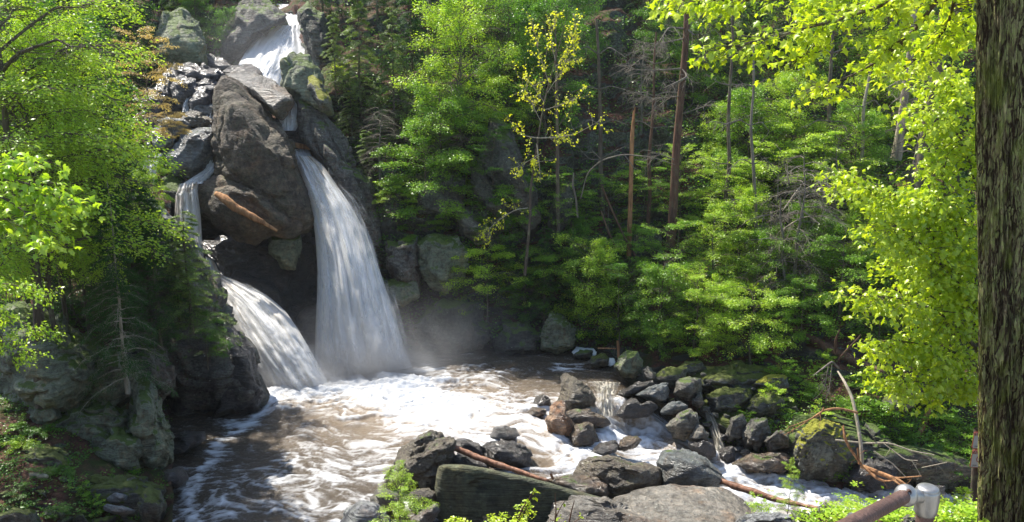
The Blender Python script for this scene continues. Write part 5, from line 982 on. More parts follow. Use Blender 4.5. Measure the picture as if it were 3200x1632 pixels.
# the big mossy trunk at the right edge
def trunk_mat():
    s = NT('mossy_furrowed_bark'); co = s.n('TexCoord').outputs['Object']
    fur = s.noise(s.mapping(co, (1, 1, .11)), 17, 7, .65, .5); fine = s.noise(s.mapping(co, (1, 1, .35)), 50, 5, .7)
    wq = s.mix(.14, co, s.n('TexNoise', {'Vector': co, 'Scale': 4.0, 'Detail': 4.0}).outputs[1]); pl = s.n('TexVoronoi', {'Vector': s.mapping(wq, (1, 1, .13)), 'Scale': 24.0}, feature='DISTANCE_TO_EDGE').outputs[0]; pf = s.ramp(pl, [(.02, 0.0), (.16, 1.0)])
    fur = s.math('ADD', s.math('MULTIPLY', fur, .78), s.math('MULTIPLY', pf, .12))
    c = s.mix(s.ramp(fur, [(.38, 0.0), (.56, 1.0)]), (.065, .042, .02), (.5, .40, .22))
    c = s.mix(s.ramp(fine, [(.3, .5), (.7, 0.0)]), c, (.03, .02, .012))
    a = s.noise(s.mapping(co, (1, 1, .45)), 9, 7, .75); b = s.noise(s.mapping(co, (1, 1, .6)), 34, 5, .8)
    m_ = s.math('MULTIPLY', s.ramp(a, [(.38, 0.0), (.52, .95)]), s.ramp(b, [(.36, 0.0), (.56, 1.0)]))
    m_ = s.math('MULTIPLY', m_, s.ramp(fur, [(.42, 0.0), (.5, 1.0)]))
    c = s.mix(m_, c, s.mix(s.noise(co, 5), (.34, .40, .08), (.58, .62, .24)))
    mo = s.ramp(s.noise(s.mapping(co, (1, 1, .4)), 4, 5, .7), [(.5, 0.0), (.62, .75)]); c = s.mix(mo, c, (.22, .26, .04))
    h = s.math('ADD', s.ramp(fur, [(.3, 0.0), (.6, 1.0)]), s.math('MULTIPLY', fine, .25))
    bm = s.n('Bump', {'Height': h, 'Strength': 1.0, 'Distance': .06})
    return s.done(s.n('BsdfPrincipled', {'Base Color': c, 'Roughness': .92, 'Normal': bm.outputs[0], 'Specular IOR Level': .2}).outputs[0])
M['bigbark'] = trunk_mat()
def big_trunk():
    Yt = 8.6; zc = np.linspace(-.5, 5.2, 230); cen = P(3125, 816, Yt); zc = np.linspace(4.6, 17.5, 620); sd_ = 220
    ph = np.arange(sd_) * 2 * np.pi / sd_
    A, Z = np.meshgrid(ph, zc)
    dep = Yt * cp - (Z - CAMZ) * sp; r0 = dep * 70 / F_PX + .004 * np.sin(Z * .9)
    q = np.stack([np.cos(A) * 3.3, np.sin(A) * 3.3, Z * .55], -1)
    q2 = q * np.array([2.1, 2.1, 1.5]) + .5 * pn(q * 1.5, 4)[..., None]; r = r0 - .012 + .042 * np.clip(1.6 - 4.5 * np.abs(pn(q2, 3)) ** .8, -.5, .9) * -1 * -1 * .55 + .016 * fbm(q * np.array([5, 5, 2.5]), 3, 8, True) + .035 * fbm(q * .45, 3, 12)
    r = r - .05 * np.exp(-(np.abs(pn(q2, 3)) / .10) ** 2)
    cx = (3132 - 1600) / F_PX * dep + .02 * np.sin(Z * .8 + 1)
    V = np.stack([cx + r * np.cos(A), Yt + r * np.sin(A), Z], -1).reshape(-1, 3); base = np.array([cen[0], Yt, 4.6])
    root = empty('maple_tree', base.tolist()); tag(root, 'big furrowed lichened trunk at the right edge with boughs across the top right', 'tree')
    obj('trunk', mesh_from('trunk', V - base, grid_faces(len(zc), sd_, True), M['bigbark']), root)
    return root, base
BIG, BIGBASE = big_trunk()
def bough(label_unused, limbs, lm, wm, root, base, tw, tL, leafn, leaf, seed, droop=.25, flat=.55, kind='maple', spread=.06, sub=2, part='bough', crown='leaves'):
    r = limb_tree('tmp', None, None, None, limbs, wm, lm, tw=tw, tL=tL, leafn=leafn, leaf=leaf, seed=seed, sub=sub, kind=kind, droop=droop, tr=.006, leafspread=spread, flat=flat, trunk_name=part)
    off = Vector(r.location) - Vector(base.tolist())
    for c in list(r.children):
        c.parent = root; c.location = off
        if c.name.startswith('crown'): c.name = crown
    bpy.data.objects.remove(r)
bough('', [[(3120, -260, 8.6, .05), (2950, -60, 8.8, .035), (2700, 40, 9.2, .02), (2440, 110, 9.6, .012), (2230, 160, 9.9, .006)],
           [(2990, -90, 8.8, .03), (2850, 110, 9.3, .02), (2720, 210, 9.7, .012), (2560, 280, 10, .006)],
           [(2900, -20, 8.9, .02), (2720, -20, 9.4, .015), (2500, 0, 9.9, .01), (2250, 0, 10.2, .005), (2080, 5, 10.3, .004)],
           [(3000, -70, 8.8, .025), (2960, 90, 9.6, .016), (2880, 170, 10, .01), (2790, 250, 10.3, .006)],
           [(2620, 60, 9.4, .014), (2560, 130, 9.7, .01), (2480, 200, 10, .006)],
           [(3040, -60, 8.9, .02), (3010, 60, 9.8, .012), (2990, 150, 10.2, .006)]],
      'leafyellow', 'bark', BIG, BIGBASE, 22, .5, 3, .092, 5)
# glowing maple crown on the right in front of the slope
mp = limb_tree('maple_tree', 'glowing yellow green maple filling the right side left of the big trunk', 'tree',
    [(3100, 1640, 13.5, .12), (3075, 1300, 13.6, .10), (3050, 900, 13.6, .08), (3060, 600, 13.6, .05), (3080, 300, 13.6, .02)],
    [[(3055, 1000, 13.6, .04), (2950, 800, 13.2, .025), (2850, 640, 13, .016), (2720, 560, 12.8, .008), (2650, 545, 12.8, .004)],
     [(3050, 900, 13.6, .03), (2980, 700, 13.3, .02), (2940, 560, 13.2, .012), (2960, 490, 13.1, .006)],
     [(3060, 1100, 13.6, .04), (2950, 980, 13.1, .025), (2820, 930, 12.8, .015), (2680, 925, 12.6, .006)],
     [(3060, 1150, 13.6, .04), (2960, 1090, 13.1, .025), (2850, 1070, 12.8, .015), (2760, 1060, 12.6, .006)],
     [(3060, 1200, 13.6, .03), (2980, 1180, 13.1, .02), (2880, 1200, 12.7, .012), (2800, 1170, 12.5, .005)],
     [(3060, 1000, 13.6, .03), (2970, 860, 13.1, .02), (2880, 760, 12.8, .012), (2780, 690, 12.6, .005)],
     [(3055, 820, 13.6, .03), (3000, 660, 13.3, .02), (2900, 610, 13, .01)],
     [(3060, 1050, 13.6, .03), (2980, 940, 13.6, .02), (2900, 850, 13.8, .01), (2800, 800, 14, .006)],
     [(3060, 620, 13.6, .02), (3010, 440, 13.4, .012), (2960, 380, 13.3, .006), (2880, 330, 13.2, .004)],
     [(3065, 520, 13.6, .02), (3010, 320, 13.4, .012), (2950, 230, 13.3, .006), (2900, 210, 13.3, .004)]],
    'bark', 'leafyellow', tw=24, tL=.7, leafn=5, leaf=.095, seed=14, sub=3, kind='maple', droop=.3, leafspread=.07, flat=.45)
# near maple bough hanging in from the left
limb_tree('maple_tree', 'near maple bough with large leaves hanging in at the left edge', 'tree',
    [(-420, 1700, 11, .13), (-400, 1100, 11, .11), (-380, 500, 11, .09), (-360, 200, 11, .06)],
    [[(-390, 600, 11, .05), (-150, 560, 10.8, .03), (60, 560, 10.6, .016), (200, 620, 10.4, .008), (270, 680, 10.4, .004)],
     [(-150, 560, 10.8, .03), (20, 620, 10.4, .016), (130, 700, 10.2, .008), (180, 770, 10.1, .004)],
     [(-150, 520, 10.8, .02), (0, 510, 10.7, .012), (130, 500, 10.6, .006)],
     [(-200, 620, 10.6, .02), (-60, 680, 10.3, .012), (60, 690, 10.2, .006)]],
    'bark', 'leafbright', tw=18, tL=.42, leafn=3, leaf=.105, seed=21, sub=2, kind='maple', droop=.35, leafspread=.06, flat=.5)
limb_tree('beech_tree', 'light green spray of small leaves at the left edge over the dark outcrop', 'tree',
    [(-300, 1700, 16, .10), (-280, 1200, 16, .08), (-260, 850, 16, .05)],
    [[(-270, 950, 16, .03), (-100, 880, 15.8, .02), (60, 890, 15.6, .01), (150, 930, 15.5, .004)],
     [(-270, 1000, 16, .03), (-80, 960, 15.6, .02), (60, 1000, 15.4, .01), (170, 1060, 15.2, .004)],
     [(-120, 960, 15.8, .02), (0, 1050, 15.4, .01), (90, 1120, 15.2, .004)]],
    'bark', 'leafbright', tw=16, tL=.4, leafn=7, leaf=.075, seed=23, sub=2, droop=.2, leafspread=.07, flat=.6)
# budding sapling in the centre of the hillside
limb_tree('budding_sapling', 'slim sapling with sparse yellow buds and a crooked grey green stem in the centre', 'tree',
    [(1640, 860, 37.2, .08), (1648, 780, 37.1, .07), (1660, 640, 37.0, .06), (1652, 600, 37.0, .06), (1668, 540, 36.9, .05), (1680, 440, 36.9, .04), (1700, 320, 36.9, .032), (1735, 190, 36.9, .02), (1770, 60, 36.9, .012), (1780, 20, 36.9, .005)],
    [[(1678, 432, 36.9, .04), (1740, 430, 36.5, .035), (1800, 420, 36.3, .02), (1878, 375, 36.2, .006)],
     [(1680, 432, 36.9, .03), (1640, 425, 36.7, .02), (1600, 400, 36.6, .008)],
     [(1695, 345, 36.9, .02), (1750, 330, 36.6, .012), (1815, 300, 36.5, .005)],
     [(1700, 320, 36.9, .02), (1660, 260, 36.8, .012), (1620, 240, 36.8, .005)],
     [(1710, 290, 36.9, .02), (1750, 230, 36.8, .012), (1790, 120, 36.7, .005)],
     [(1715, 260, 36.9, .02), (1680, 150, 36.8, .012), (1665, 70, 36.8, .005)],
     [(1735, 190, 36.9, .02), (1720, 110, 36.8, .012), (1740, 60, 36.8, .005)],
     [(1730, 210, 36.9, .02), (1790, 180, 36.8, .012), (1800, 60, 36.8, .005)],
     [(1678, 450, 36.9, .03), (1685, 510, 36.6, .02), (1690, 570, 36.5, .006)],
     [(1690, 380, 36.9, .02), (1650, 300, 36.8, .01), (1640, 230, 36.8, .005)],
     [(1690, 480, 36.9, .02), (1640, 510, 36.6, .012), (1600, 530, 36.4, .005)],
     [(1650, 650, 37, .03), (1610, 655, 36.6, .025), (1570, 680, 36.4, .018), (1525, 715, 36.3, .01), (1530, 760, 36.3, .005)]],
    'bark', 'bud', wm2='barkpale', tw=8, tL=.8, leafn=5, leaf=.11, seed=31, sub=1, droop=-.1, tr=.010, leafspread=.03, width=.8)
limb_tree('slim_trunk', 'slim dark straight trunk right of the budding sapling', 'tree', [(1745, 745, 38.6, .10), (1743, 600, 38.6, .09), (1742, 440, 38.6, .08), (1738, 200, 38.6, .05), (1735, 60, 38.6, .02)],
    [[(1742, 400, 38.6, .03), (1790, 330, 38.5, .01)], [(1740, 300, 38.6, .03), (1700, 230, 38.5, .01)]], 'bark', 'leafdeep', tw=4, tL=1.0, leafn=8, leaf=.1, seed=33, sub=2, leafspread=.12)
# leaning reddish dead trunk carrying the little notice
limb_tree('dead_tree', 'tall reddish dead trunk with bare grey limbs and a small notice near its foot', 'tree',
    [(2078, 905, 38.6, .26), (2095, 780, 38.5, .23), (2105, 640, 38.5, .2), (2112, 480, 38.4, .18), (2128, 300, 38.3, .16), (2145, 120, 38.2, .14), (2150, -120, 38.1, .10)],
    [[(2130, 215, 38.2, .05), (2150, 240, 37.8, .05), (2110, 260, 37.4, .035), (2075, 275, 37.2, .02)],
     [(2125, 215, 38.2, .05), (2060, 220, 37.8, .035), (1990, 220, 37.5, .02), (1950, 205, 37.4, .01)],
     [(2140, 90, 38.2, .05), (2090, 85, 37.8, .04), (2060, 130, 37.5, .02)],
     [(2145, 90, 38.2, .05), (2170, 110, 37.8, .03)],
     [(2140, 120, 38.2, .04), (2050, 140, 37.8, .02), (1990, 130, 37.6, .01)],
     [(2130, 300, 38.3, .03), (2040, 310, 37.8, .015), (1980, 290, 37.6, .01)],
     [(2120, 360, 38.3, .03), (2210, 330, 37.8, .015)], [(2140, 200, 38.2, .03), (2240, 170, 37.9, .01)], [(2110, 500, 38.3, .03), (2030, 470, 38, .01)], [(2145, 40, 38.2, .03), (2230, 60, 37.9, .01)]],
    'barkred', None, wm2='barkgrey', tw=9, tL=1.0, seed=35, sub=4, droop=.3, tr=.012, sublen=.5)
limb_tree('broken_snag', 'broken snag with orange torn wood left of the reddish dead trunk', 'tree', [(1965, 800, 39, .12), (1968, 700, 39, .11), (1972, 560, 39, .10), (1975, 430, 39, .1), (1982, 345, 39, .05)], [[(1975, 420, 39, .05), (1985, 335, 38.9, .02)]], 'woodorange', None, seed=36)
limb_tree('leaning_pole', 'thin bare orange stem leaning left low in the green undergrowth', 'fallen branch', [(1985, 800, 38.4, .05), (1950, 740, 38.3, .05), (1905, 640, 38.2, .05), (1880, 580, 38.2, .03)], [], 'barkred', None, seed=37)
limb_tree('leaning_pole', 'second thin bare stem standing left of the leaning orange stem', 'fallen branch', [(1925, 780, 38.3, .05), (1900, 720, 38.2, .05), (1878, 660, 38.2, .03)], [], 'barkred', None, seed=38)
limb_tree('arching_branch', 'long grey branch arching over the feathery green trees', 'branch', [(1815, 620, 38.3, .045), (1835, 540, 38, .04), (1880, 500, 37.8, .035), (1950, 482, 37.5, .03), (2040, 492, 37.3, .022), (2110, 515, 37.2, .012)],
    [[(1950, 482, 37.5, .03), (1985, 530, 37.4, .01)], [(1880, 500, 37.8, .03), (1850, 470, 37.7, .01)]], 'barkgrey', None, seed=39, tw=2, tL=.8)
limb_tree('hanging_stem', 'crooked grey stem standing under the start of the arching branch', 'branch', [(1805, 680, 38.6, .05), (1800, 620, 38.5, .05), (1790, 580, 38.5, .05), (1793, 540, 38.5, .03)], [], 'barkgrey', None, seed=40)
limb_tree('dead_tree', 'left one of the two dead trunks leaning right near the upper right', 'tree', [(2800, 500, 41, .26), (2815, 400, 41, .2), (2832, 260, 40.8, .17), (2850, 120, 40.6, .14), (2865, -60, 40.4, .10)],
    [[(2830, 215, 40.8, .06), (2870, 200, 40.3, .05), (2890, 175, 40, .05), (2930, 175, 39.8, .03)], [(2835, 240, 40.8, .04), (2760, 280, 40.4, .015)], [(2830, 290, 40.8, .04), (2790, 320, 40.4, .015)], [(2820, 360, 40.8, .04), (2880, 350, 40.4, .015)]],
    'barkpale', None, tw=6, tL=.9, seed=41, sub=4, tr=.012)
limb_tree('dead_tree', 'right one of the two dead trunks, thicker and grey barked', 'tree', [(2872, 640, 38.5, .36), (2885, 500, 38.5, .3), (2905, 360, 38.3, .26), (2930, 220, 38, .2), (2945, 40, 38, .14)],
    [[(2890, 450, 38.3, .06), (2960, 420, 37.6, .03), (3030, 460, 37.2, .015)], [(2895, 400, 38.2, .05), (2960, 440, 37.8, .03)], [(2910, 330, 38.2, .05), (2980, 310, 37.8, .02)], [(2880, 500, 38.3, .05), (2950, 500, 37.7, .03), (3020, 540, 37.2, .015)], [(2900, 300, 38.2, .05), (2840, 260, 37.9, .02)]],
    'bark', None, tw=7, tL=1.0, seed=42, sub=4, tr=.012)
for k, (u0, v0, u1, v1, Yt, rad, wmm, lab) in enumerate([
    (2262, 760, 2290, 20, 40.5, .12, 'bark', 'slender dark trunk between the reddish trunk and the sunny bushy trees'),
    (2365, 880, 2350, 150, 38.5, .10, 'barkgrey', 'slim grey trunk rising through the soft light green tree'),
    (2575, 700, 2605, 60, 41.5, .15, 'bark', 'dark trunk showing through the sunny rounded trees'),
    (2690, 760, 2715, 120, 40.5, .12, 'barkpale', 'pale slim trunk left of the two leaning dead trunks'),
    (1885, 720, 1870, 60, 41.5, .14, 'bark', 'dark trunk standing in the shadowed hollow'),
    (2025, 700, 2050, 100, 41, .10, 'barkred', 'thin reddish trunk left of the tall reddish dead trunk'),
    (1330, 560, 1345, -60, 42, .13, 'bark', 'dark trunk behind the left side of the brightest leafy tree'),
    (2460, 1010, 2440, 620, 36.3, .08, 'barkgrey', 'grey trunk behind the sunlit light green sapling')]):
    rs_ = np.random.RandomState(k + 5); N = 7; tt_ = np.linspace(0, 1, N)
    tk = [(u0 + (u1 - u0) * t + rs_.normal(0, 4) * (0 < t), v0 + (v1 - v0) * t, Yt, rad * (1 - .6 * t)) for t in tt_]
    lbs = [[(tk[j][0], tk[j][1], Yt, rad * .3), (tk[j][0] + sg * 35, tk[j][1] - 25 * rs_.rand(), Yt - .4, rad * .2), (tk[j][0] + sg * rs_.uniform(55, 110), tk[j][1] + rs_.uniform(-60, 25), Yt - .7, .008)] for j in range(2, N - 1) for sg in (-1, 1)]
    limb_tree('bare_trunk_tree', lab, 'tree', tk, lbs, wmm, None, wm2='barkgrey', tw=4, tL=.7, seed=200 + k, sub=2, droop=.3, tr=.010)
limb_tree('bare_branch', 'tangle of crooked pale branches in the middle right trees', 'branch', [(2520, 740, 37.2, .06), (2505, 660, 37, .055), (2495, 600, 36.9, .05), (2498, 585, 36.9, .03)],
    [[(2495, 590, 36.9, .04), (2460, 640, 36.6, .03), (2445, 660, 36.5, .01)], [(2500, 650, 36.9, .04), (2560, 700, 36.5, .02)], [(2500, 600, 36.9, .04), (2560, 570, 36.5, .03), (2640, 530, 36.3, .015)], [(2505, 680, 36.9, .04), (2440, 720, 36.5, .02)],
     [(2465, 570, 36.9, .04), (2460, 540, 36.7, .03), (2462, 510, 36.6, .015)], [(2500, 720, 36.9, .04), (2550, 760, 36.5, .02), (2580, 790, 36.4, .01)], [(2440, 820, 36.9, .04), (2400, 740, 36.5, .03), (2390, 720, 36.4, .01)], [(2400, 740, 36.5, .03), (2425, 760, 36.3, .01)]],
    'barkpale', None, tw=7, tL=.8, seed=43, sub=4, tr=.012)

# ------------------------------------------------------------ logs and driftwood
def log(name, label, pts, wm, cat='log', ends=True, knots=4, seed=0, limbs=()):
    p, r = crv(pts, 30); V, F = tubes(p[None], r[None], 14); c = np.repeat(p, 14, 0); nn = norm(V - c)
    V = V + nn * ((.35 * fbm(V * 2.2, 3, seed) + .16 * fbm(V * 9, 2, seed + 2, True)) * np.repeat(r, 14))[:, None]
    capA = np.array([p[0]]); capB = np.array([p[-1]]); n = len(V)
    V2 = np.concatenate([V, capA, capB]); F4 = F.tolist()
    me_f = [tuple(f) for f in F4] + [(n, (k + 1) % 14, k, n) for k in range(0)]
    parts = [(V, F)]
    for lb in limbs:
        q, qr = crv(lb, 12); parts.append(tubes(q[None], qr[None], 6))
    V, F = join(parts)
    # flat end caps as quads round the rim
    def cap(o, flip):
        idx = [o + k for k in range(14)]; out = []
        for k in range(1, 12, 2):
            q = (idx[0], idx[k], idx[k + 1], idx[k + 2]); out.append(q[::-1] if flip else q)
        return out
    F = np.concatenate([F, np.array(cap(0, True)), np.array(cap((30 - 1) * 14, False))])
    base = p[0]; o = obj(name, mesh_from(name, V - base, F, M[wm]), loc=base.tolist()); tag(o, label, cat); return o
log('log', 'orange stripped log jammed against the overhanging boulder', [(672, 604, 35.6, .10), (700, 620, 35.4, .17), (745, 655, 35.2, .17), (800, 682, 35.1, .13), (866, 722, 35.3, .06)], 'woodorange', seed=1)
log('log', 'short brown log lying across the lip of the main waterfall', [(900, 452, 40.2, .10), (935, 456, 40.2, .11), (970, 462, 40.2, .10)], 'woodorange', seed=2)
log('driftwood_pole', 'long wet red brown pole lying across the rocks above the green slab', [(1418, 1398, 24.2, .085), (1480, 1425, 24.0, .085), (1560, 1452, 23.7, .08), (1640, 1480, 23.4, .07), (1715, 1505, 23.1, .05)], 'woodwet', seed=3, limbs=[[(1728, 1498, 23.0, .04), (1722, 1482, 23.0, .04)]])
log('log', 'dark wet log beside the blue grey boulder', [(2210, 1497, 24.2, .10), (2250, 1503, 24.0, .10), (2330, 1530, 23.6, .10), (2420, 1560, 23.2, .08), (2600, 1600, 22, .05)], 'woodwet', seed=4)
log('fallen_trunk', 'fallen orange brown trunk lying on the right slope', [(2480, 1028, None, .13), (2560, 1072, None, .16), (2620, 1104, None, .17), (2700, 1145, None, .18), (2760, 1170, None, .17)], 'barkred', seed=5, limbs=[[(2610, 1105, 32.7, .05), (2612, 1060, 32.5, .05), (2625, 1030, 32.3, .03)], [(2620, 1125, 32.6, .05), (2650, 1090, 32.4, .05), (2680, 1060, 32.2, .03), (2690, 1045, 32.2, .02)]])
log('fallen_trunk', 'second fallen orange trunk right of the first, under the maple', [(2810, 1200, None, .14), (2860, 1230, None, .15), (2890, 1245, None, .15)], 'woodorange', seed=6)
log('stump', 'short orange mossy stump angled below the fallen trunks', [(2870, 1365, None, .11), (2890, 1310, None, .10), (2915, 1250, None, .11)], 'woodorange', seed=7, limbs=())
limb_tree('driftwood_tree', 'pale dead sapling leaning over the stream with orange roots', 'fallen tree',
    [(2695, 1455, 26.6, .06), (2690, 1385, 26.8, .06), (2676, 1300, 27.2, .058), (2662, 1240, 27.6, .055), (2640, 1195, 28.0, .05), (2618, 1160, 28.6, .03)],
    [[(2690, 1450, 26.6, .05), (2655, 1400, 26.4, .05), (2640, 1370, 26.3, .05), (2635, 1330, 26.5, .03)],
     [(2685, 1450, 26.6, .04), (2680, 1400, 26.5, .03)],
     [(2690, 1455, 26.6, .07), (2750, 1480, 26.2, .08), (2810, 1500, 25.8, .05), (2850, 1530, 25.5, .03)],
     [(2700, 1460, 26.5, .05), (2740, 1495, 26.1, .05), (2765, 1505, 26.0, .03), (2800, 1500, 25.8, .02)],
     [(2780, 1490, 26.0, .04), (2812, 1515, 25.6, .03), (2830, 1540, 25.5, .02)],
     [(2720, 1470, 26.3, .03), (2800, 1495, 26.0, .03), (2880, 1488, 26.0, .015)],
     [(2680, 1290, 27.2, .05), (2620, 1275, 27.0, .04), (2575, 1280, 26.8, .03), (2520, 1320, 26.8, .02), (2450, 1360, 26.8, .01)],
     [(2575, 1275, 26.8, .03), (2560, 1300, 26.8, .02), (2480, 1330, 26.8, .01)]],
    'barkpale', None, wm2='woodorange', tw=1.2, tL=.5, seed=51, sub=2, tr=.010)
limb_tree('bare_branch', 'long pale fallen branch reaching right over the stream behind the driftwood roots', 'branch', [(2610, 1375, 27.8, .03), (2700, 1385, 27.6, .03), (2780, 1385, 27.4, .03), (2850, 1410, 27.2, .025), (2920, 1422, 27, .015)], [[(2850, 1440, 27, .02), (2880, 1490, 26.8, .01)], [(2760, 1385, 27.4, .02), (2830, 1438, 27, .02), (2868, 1440, 27, .015)]], 'barkpale', None, tw=2, tL=.5, seed=52, tr=.008)
limb_tree('bare_branch', 'thin pale branch slanting down towards the railing', 'branch', [(2730, 1410, 27.2, .025), (2790, 1450, 27, .02), (2830, 1490, 26.9, .015)], [[(2880, 1462, 26.8, .015), (2960, 1445, 26.7, .012)]], 'barkpale', None, seed=53, tw=1, tL=.4, tr=.006)
limb_tree('dead_branch', 'dark dead branch with brown needles hanging above the driftwood sapling', 'branch', [(2620, 1150, 29, .05), (2600, 1130, 28.8, .04), (2560, 1160, 28.6, .03), (2540, 1175, 28.5, .01)], [[(2590, 1140, 28.8, .02), (2575, 1220, 28.6, .01)], [(2600, 1140, 28.8, .02), (2590, 1230, 28.6, .01)]], 'barkgrey', None, tw=10, tL=.5, seed=54, sub=4, tr=.008)
limb_tree('red_post', 'short red brown dead stem standing behind the big round boulder', 'branch', [(1933, 1118, 34.6, .06), (1932, 1085, 34.6, .06), (1930, 1065, 34.6, .05)], [], 'woodorange', None, seed=55)
log('stick', 'thin orange stick lying by the thick foam at the far pool edge', [(1868, 1089, 35.2, .025), (1900, 1089, 35.1, .03), (1925, 1090, 35, .025)], 'woodorange', cat='stick', seed=8)
log('stick', 'pale broken stick on the moss at the bottom left', [(95, 1483, 20.9, .05), (120, 1486, 20.9, .06), (148, 1490, 20.8, .05)], 'barkpale', cat='stick', seed=9)

# ------------------------------------------------------------ ferns, shrubs and undergrowth
F_ = 'ferns on the shaded left bank'
for k, (u, v, h, lm) in enumerate([(200, 980, 45, 'leafdeep'), (60, 1340, 40, 'leaf'), (70, 1400, 40, 'leafbright'), (400, 1240, 50, 'leafdeep'), (290, 1280, 40, 'leafdeep'), (440, 1225, 40, 'leafdeep'), (230, 1000, 45, 'leafdeep'), (370, 1350, 30, 'leafdeep'), (200, 1480, 35, 'leafdeep'), (150, 1000, 50, 'leafdeep'), (250, 1320, 30, 'leafdeep'), (120, 1360, 40, 'leafdeep')]):
    plant('fern:%d' % (k % 3), u, v, v - h, lm, near_label('low green fern', u, v, MARK_L), 'bark', group=F_, wide=1.2)
S_ = [
 (130, 1500, 60, 'leafdeep', 'small shrub on the moss below the left boulders'), (260, 1560, 60, 'leaf', 'green shrub on the bottom left moss'), (300, 1610, 60, 'leaf', 'second green shrub nearest the bottom left edge'),
 (60, 1560, 60, 'leafdeep', 'dark shrub near the bottom left corner'), (420, 1480, 40, 'leaf', 'low shrub beside the orange splinters at the corner rock'), (450, 1580, 60, 'leaf', 'shrub on the bank edge next to the pool'),
 (190, 1620, 60, 'leafdeep', 'dark green shrub at the bottom edge left'), (360, 1520, 50, 'leafdeep', 'shrub below the pale mottled rock'), (120, 1420, 40, 'leafdeep', 'little shrub in the leaf litter left'),
 (720, 1180, 90, 'leafdeep', 'green weeds growing on the wet foot of the left cliff'), (610, 1180, 70, 'leafdeep', 'green weeds on the front of the left cliff'), (640, 1010, 60, 'leaf', 'weeds at the top right shoulder of the left cliff'),
 (820, 650, 45, 'leaf', 'tuft of green leaves growing on the face of the giant boulder'),
 (2330, 1330, 60, 'leaf', 'green shrub between the right bank boulders'), (2420, 1280, 90, 'leafbright', 'bright shrub on the mossy right bank'), (2510, 1240, 90, 'leaf', 'shrub left of the driftwood sapling'),
 (2560, 1340, 80, 'leafbright', 'yellow green shrub on top of the moss capped boulder'), (2640, 1330, 80, 'leaf', 'shrub behind the driftwood sapling'), (2740, 1300, 110, 'leaf', 'shrub right of the driftwood sapling'), (2800, 1400, 110, 'leaf', 'shrub above the long pale fallen branch'),
 (2720, 1400, 80, 'leafdeep', 'dark shrub under the driftwood sapling'), (2950, 1360, 110, 'leaf', 'shrub left of the warning signs'), (3000, 1440, 120, 'leaf', 'leafy shrub at the foot of the warning sign post'), (2880, 1460, 90, 'leafdeep', 'dark shrub behind the pale fallen branch'), (2960, 1480, 90, 'leafdeep', 'low dark shrub over the stream near the signs'),
 (2440, 1180, 80, 'leaf', 'shrub at the start of the fallen orange trunk'), (2570, 1160, 70, 'leafbright', 'light shrub under the fallen orange trunk'), (2690, 1220, 80, 'leaf', 'shrub in front of the fallen orange trunk'), (2380, 1130, 80, 'leaf', 'shrub right below the sunlit light green sapling'),
 (1380, 1000, 70, 'leafdeep', 'dim shrub in the mist on the back cliff'), (1460, 880, 80, 'leaf', 'shrub on the back cliff under the spreading tiers'), (1600, 1060, 70, 'leafdeep', 'dim shrub just above the far waterline'), (1800, 990, 90, 'leafdeep', 'dark shrub right of the pale lichen rock'), (1880, 1080, 70, 'leafdeep', 'dark shrub above the thick foam'),
 (1330, 660, 70, 'leaf', 'shrub on the brown grey cliff block'), (1170, 500, 80, 'leaf', 'shrub at the top of the spotted rock wall'), (1240, 600, 70, 'leafdeep', 'shrub hanging on the cliff right of the waterfall crest'), (1100, 330, 60, 'leafyellow', 'yellow green shrub on the sunny ledge by the pillar rock'), (1060, 250, 60, 'leafyellow', 'small yellow shrub above the pillar rock'),
 (1700, 560, 80, 'leafdeep', 'shrub beside the tall pointed slab'), (1830, 700, 90, 'leaf', 'shrub under the crooked grey stem'), (1760, 820, 90, 'leafdeep', 'shrub at the right of the budding sapling foot')]
for k, (u, v, h, lm, lab) in enumerate(S_): plant('shrub:%d' % (k % 3), u, v, v - h, lm, lab, 'bark', wide=1.25)
# small things near the viewer
plant('fine:1', 1250, 1700, 1462, 'leafbright', 'airy light green bush in front of the jagged boulder', 'bark', Y=15.5, wide=1.15)
plant('shrub:1', 1500, 1790, 1575, 'leafyellow', 'bright leafy shrub in front of the green slab', 'bark', Y=8.5, wide=1.2)
plant('shrub:2', 1660, 1800, 1600, 'leafyellow', 'second bright leafy shrub right of the first in front of the green slab', 'bark', Y=8.5, wide=1.1)
plant('sparse:1', 2460, 1640, 1435, 'leafbright', 'slim bright sapling beside the white rapids', 'bark', Y=19.5, wide=.6)
plant('shrub:0', 2375, 1640, 1530, 'leafbright', 'low bright sapling right of the dark wet log', 'bark', Y=19.0, wide=.8)
plant('shrub:0', 2680, 1650, 1530, 'leafbright', 'bright bush behind the sloping rail', 'bark', Y=14.0, wide=1.5)
plant('shrub:1', 2800, 1640, 1560, 'leafbright', 'bright bush just above the rail', 'bark', Y=14.0, wide=1.3)
plant('shrub:2', 2990, 1690, 1540, 'leafyellow', 'sunlit bush between the railing post and the big trunk', 'bark', Y=11.5, wide=1.4)
plant('shrub:0', 3060, 1740, 1600, 'leafyellow', 'leafy shrub at the foot of the big trunk', 'bark', Y=7.6, wide=1.2)
limb_tree('young_shoot', 'upright leafy shoot in the middle in front of the green slab', 'plant', [(1620, 1760, 8, .012), (1615, 1640, 8, .01), (1630, 1590, 8, .008), (1655, 1560, 8, .006), (1664, 1538, 8, .004)], [[(1615, 1640, 8, .006), (1650, 1575, 8, .004), (1662, 1540, 8, .003)]], 'barkred', 'leafyellow', tw=22, tL=.07, leafn=3, leaf=.05, seed=61, droop=-.1, tr=.003, leafspread=.012, width=.7)
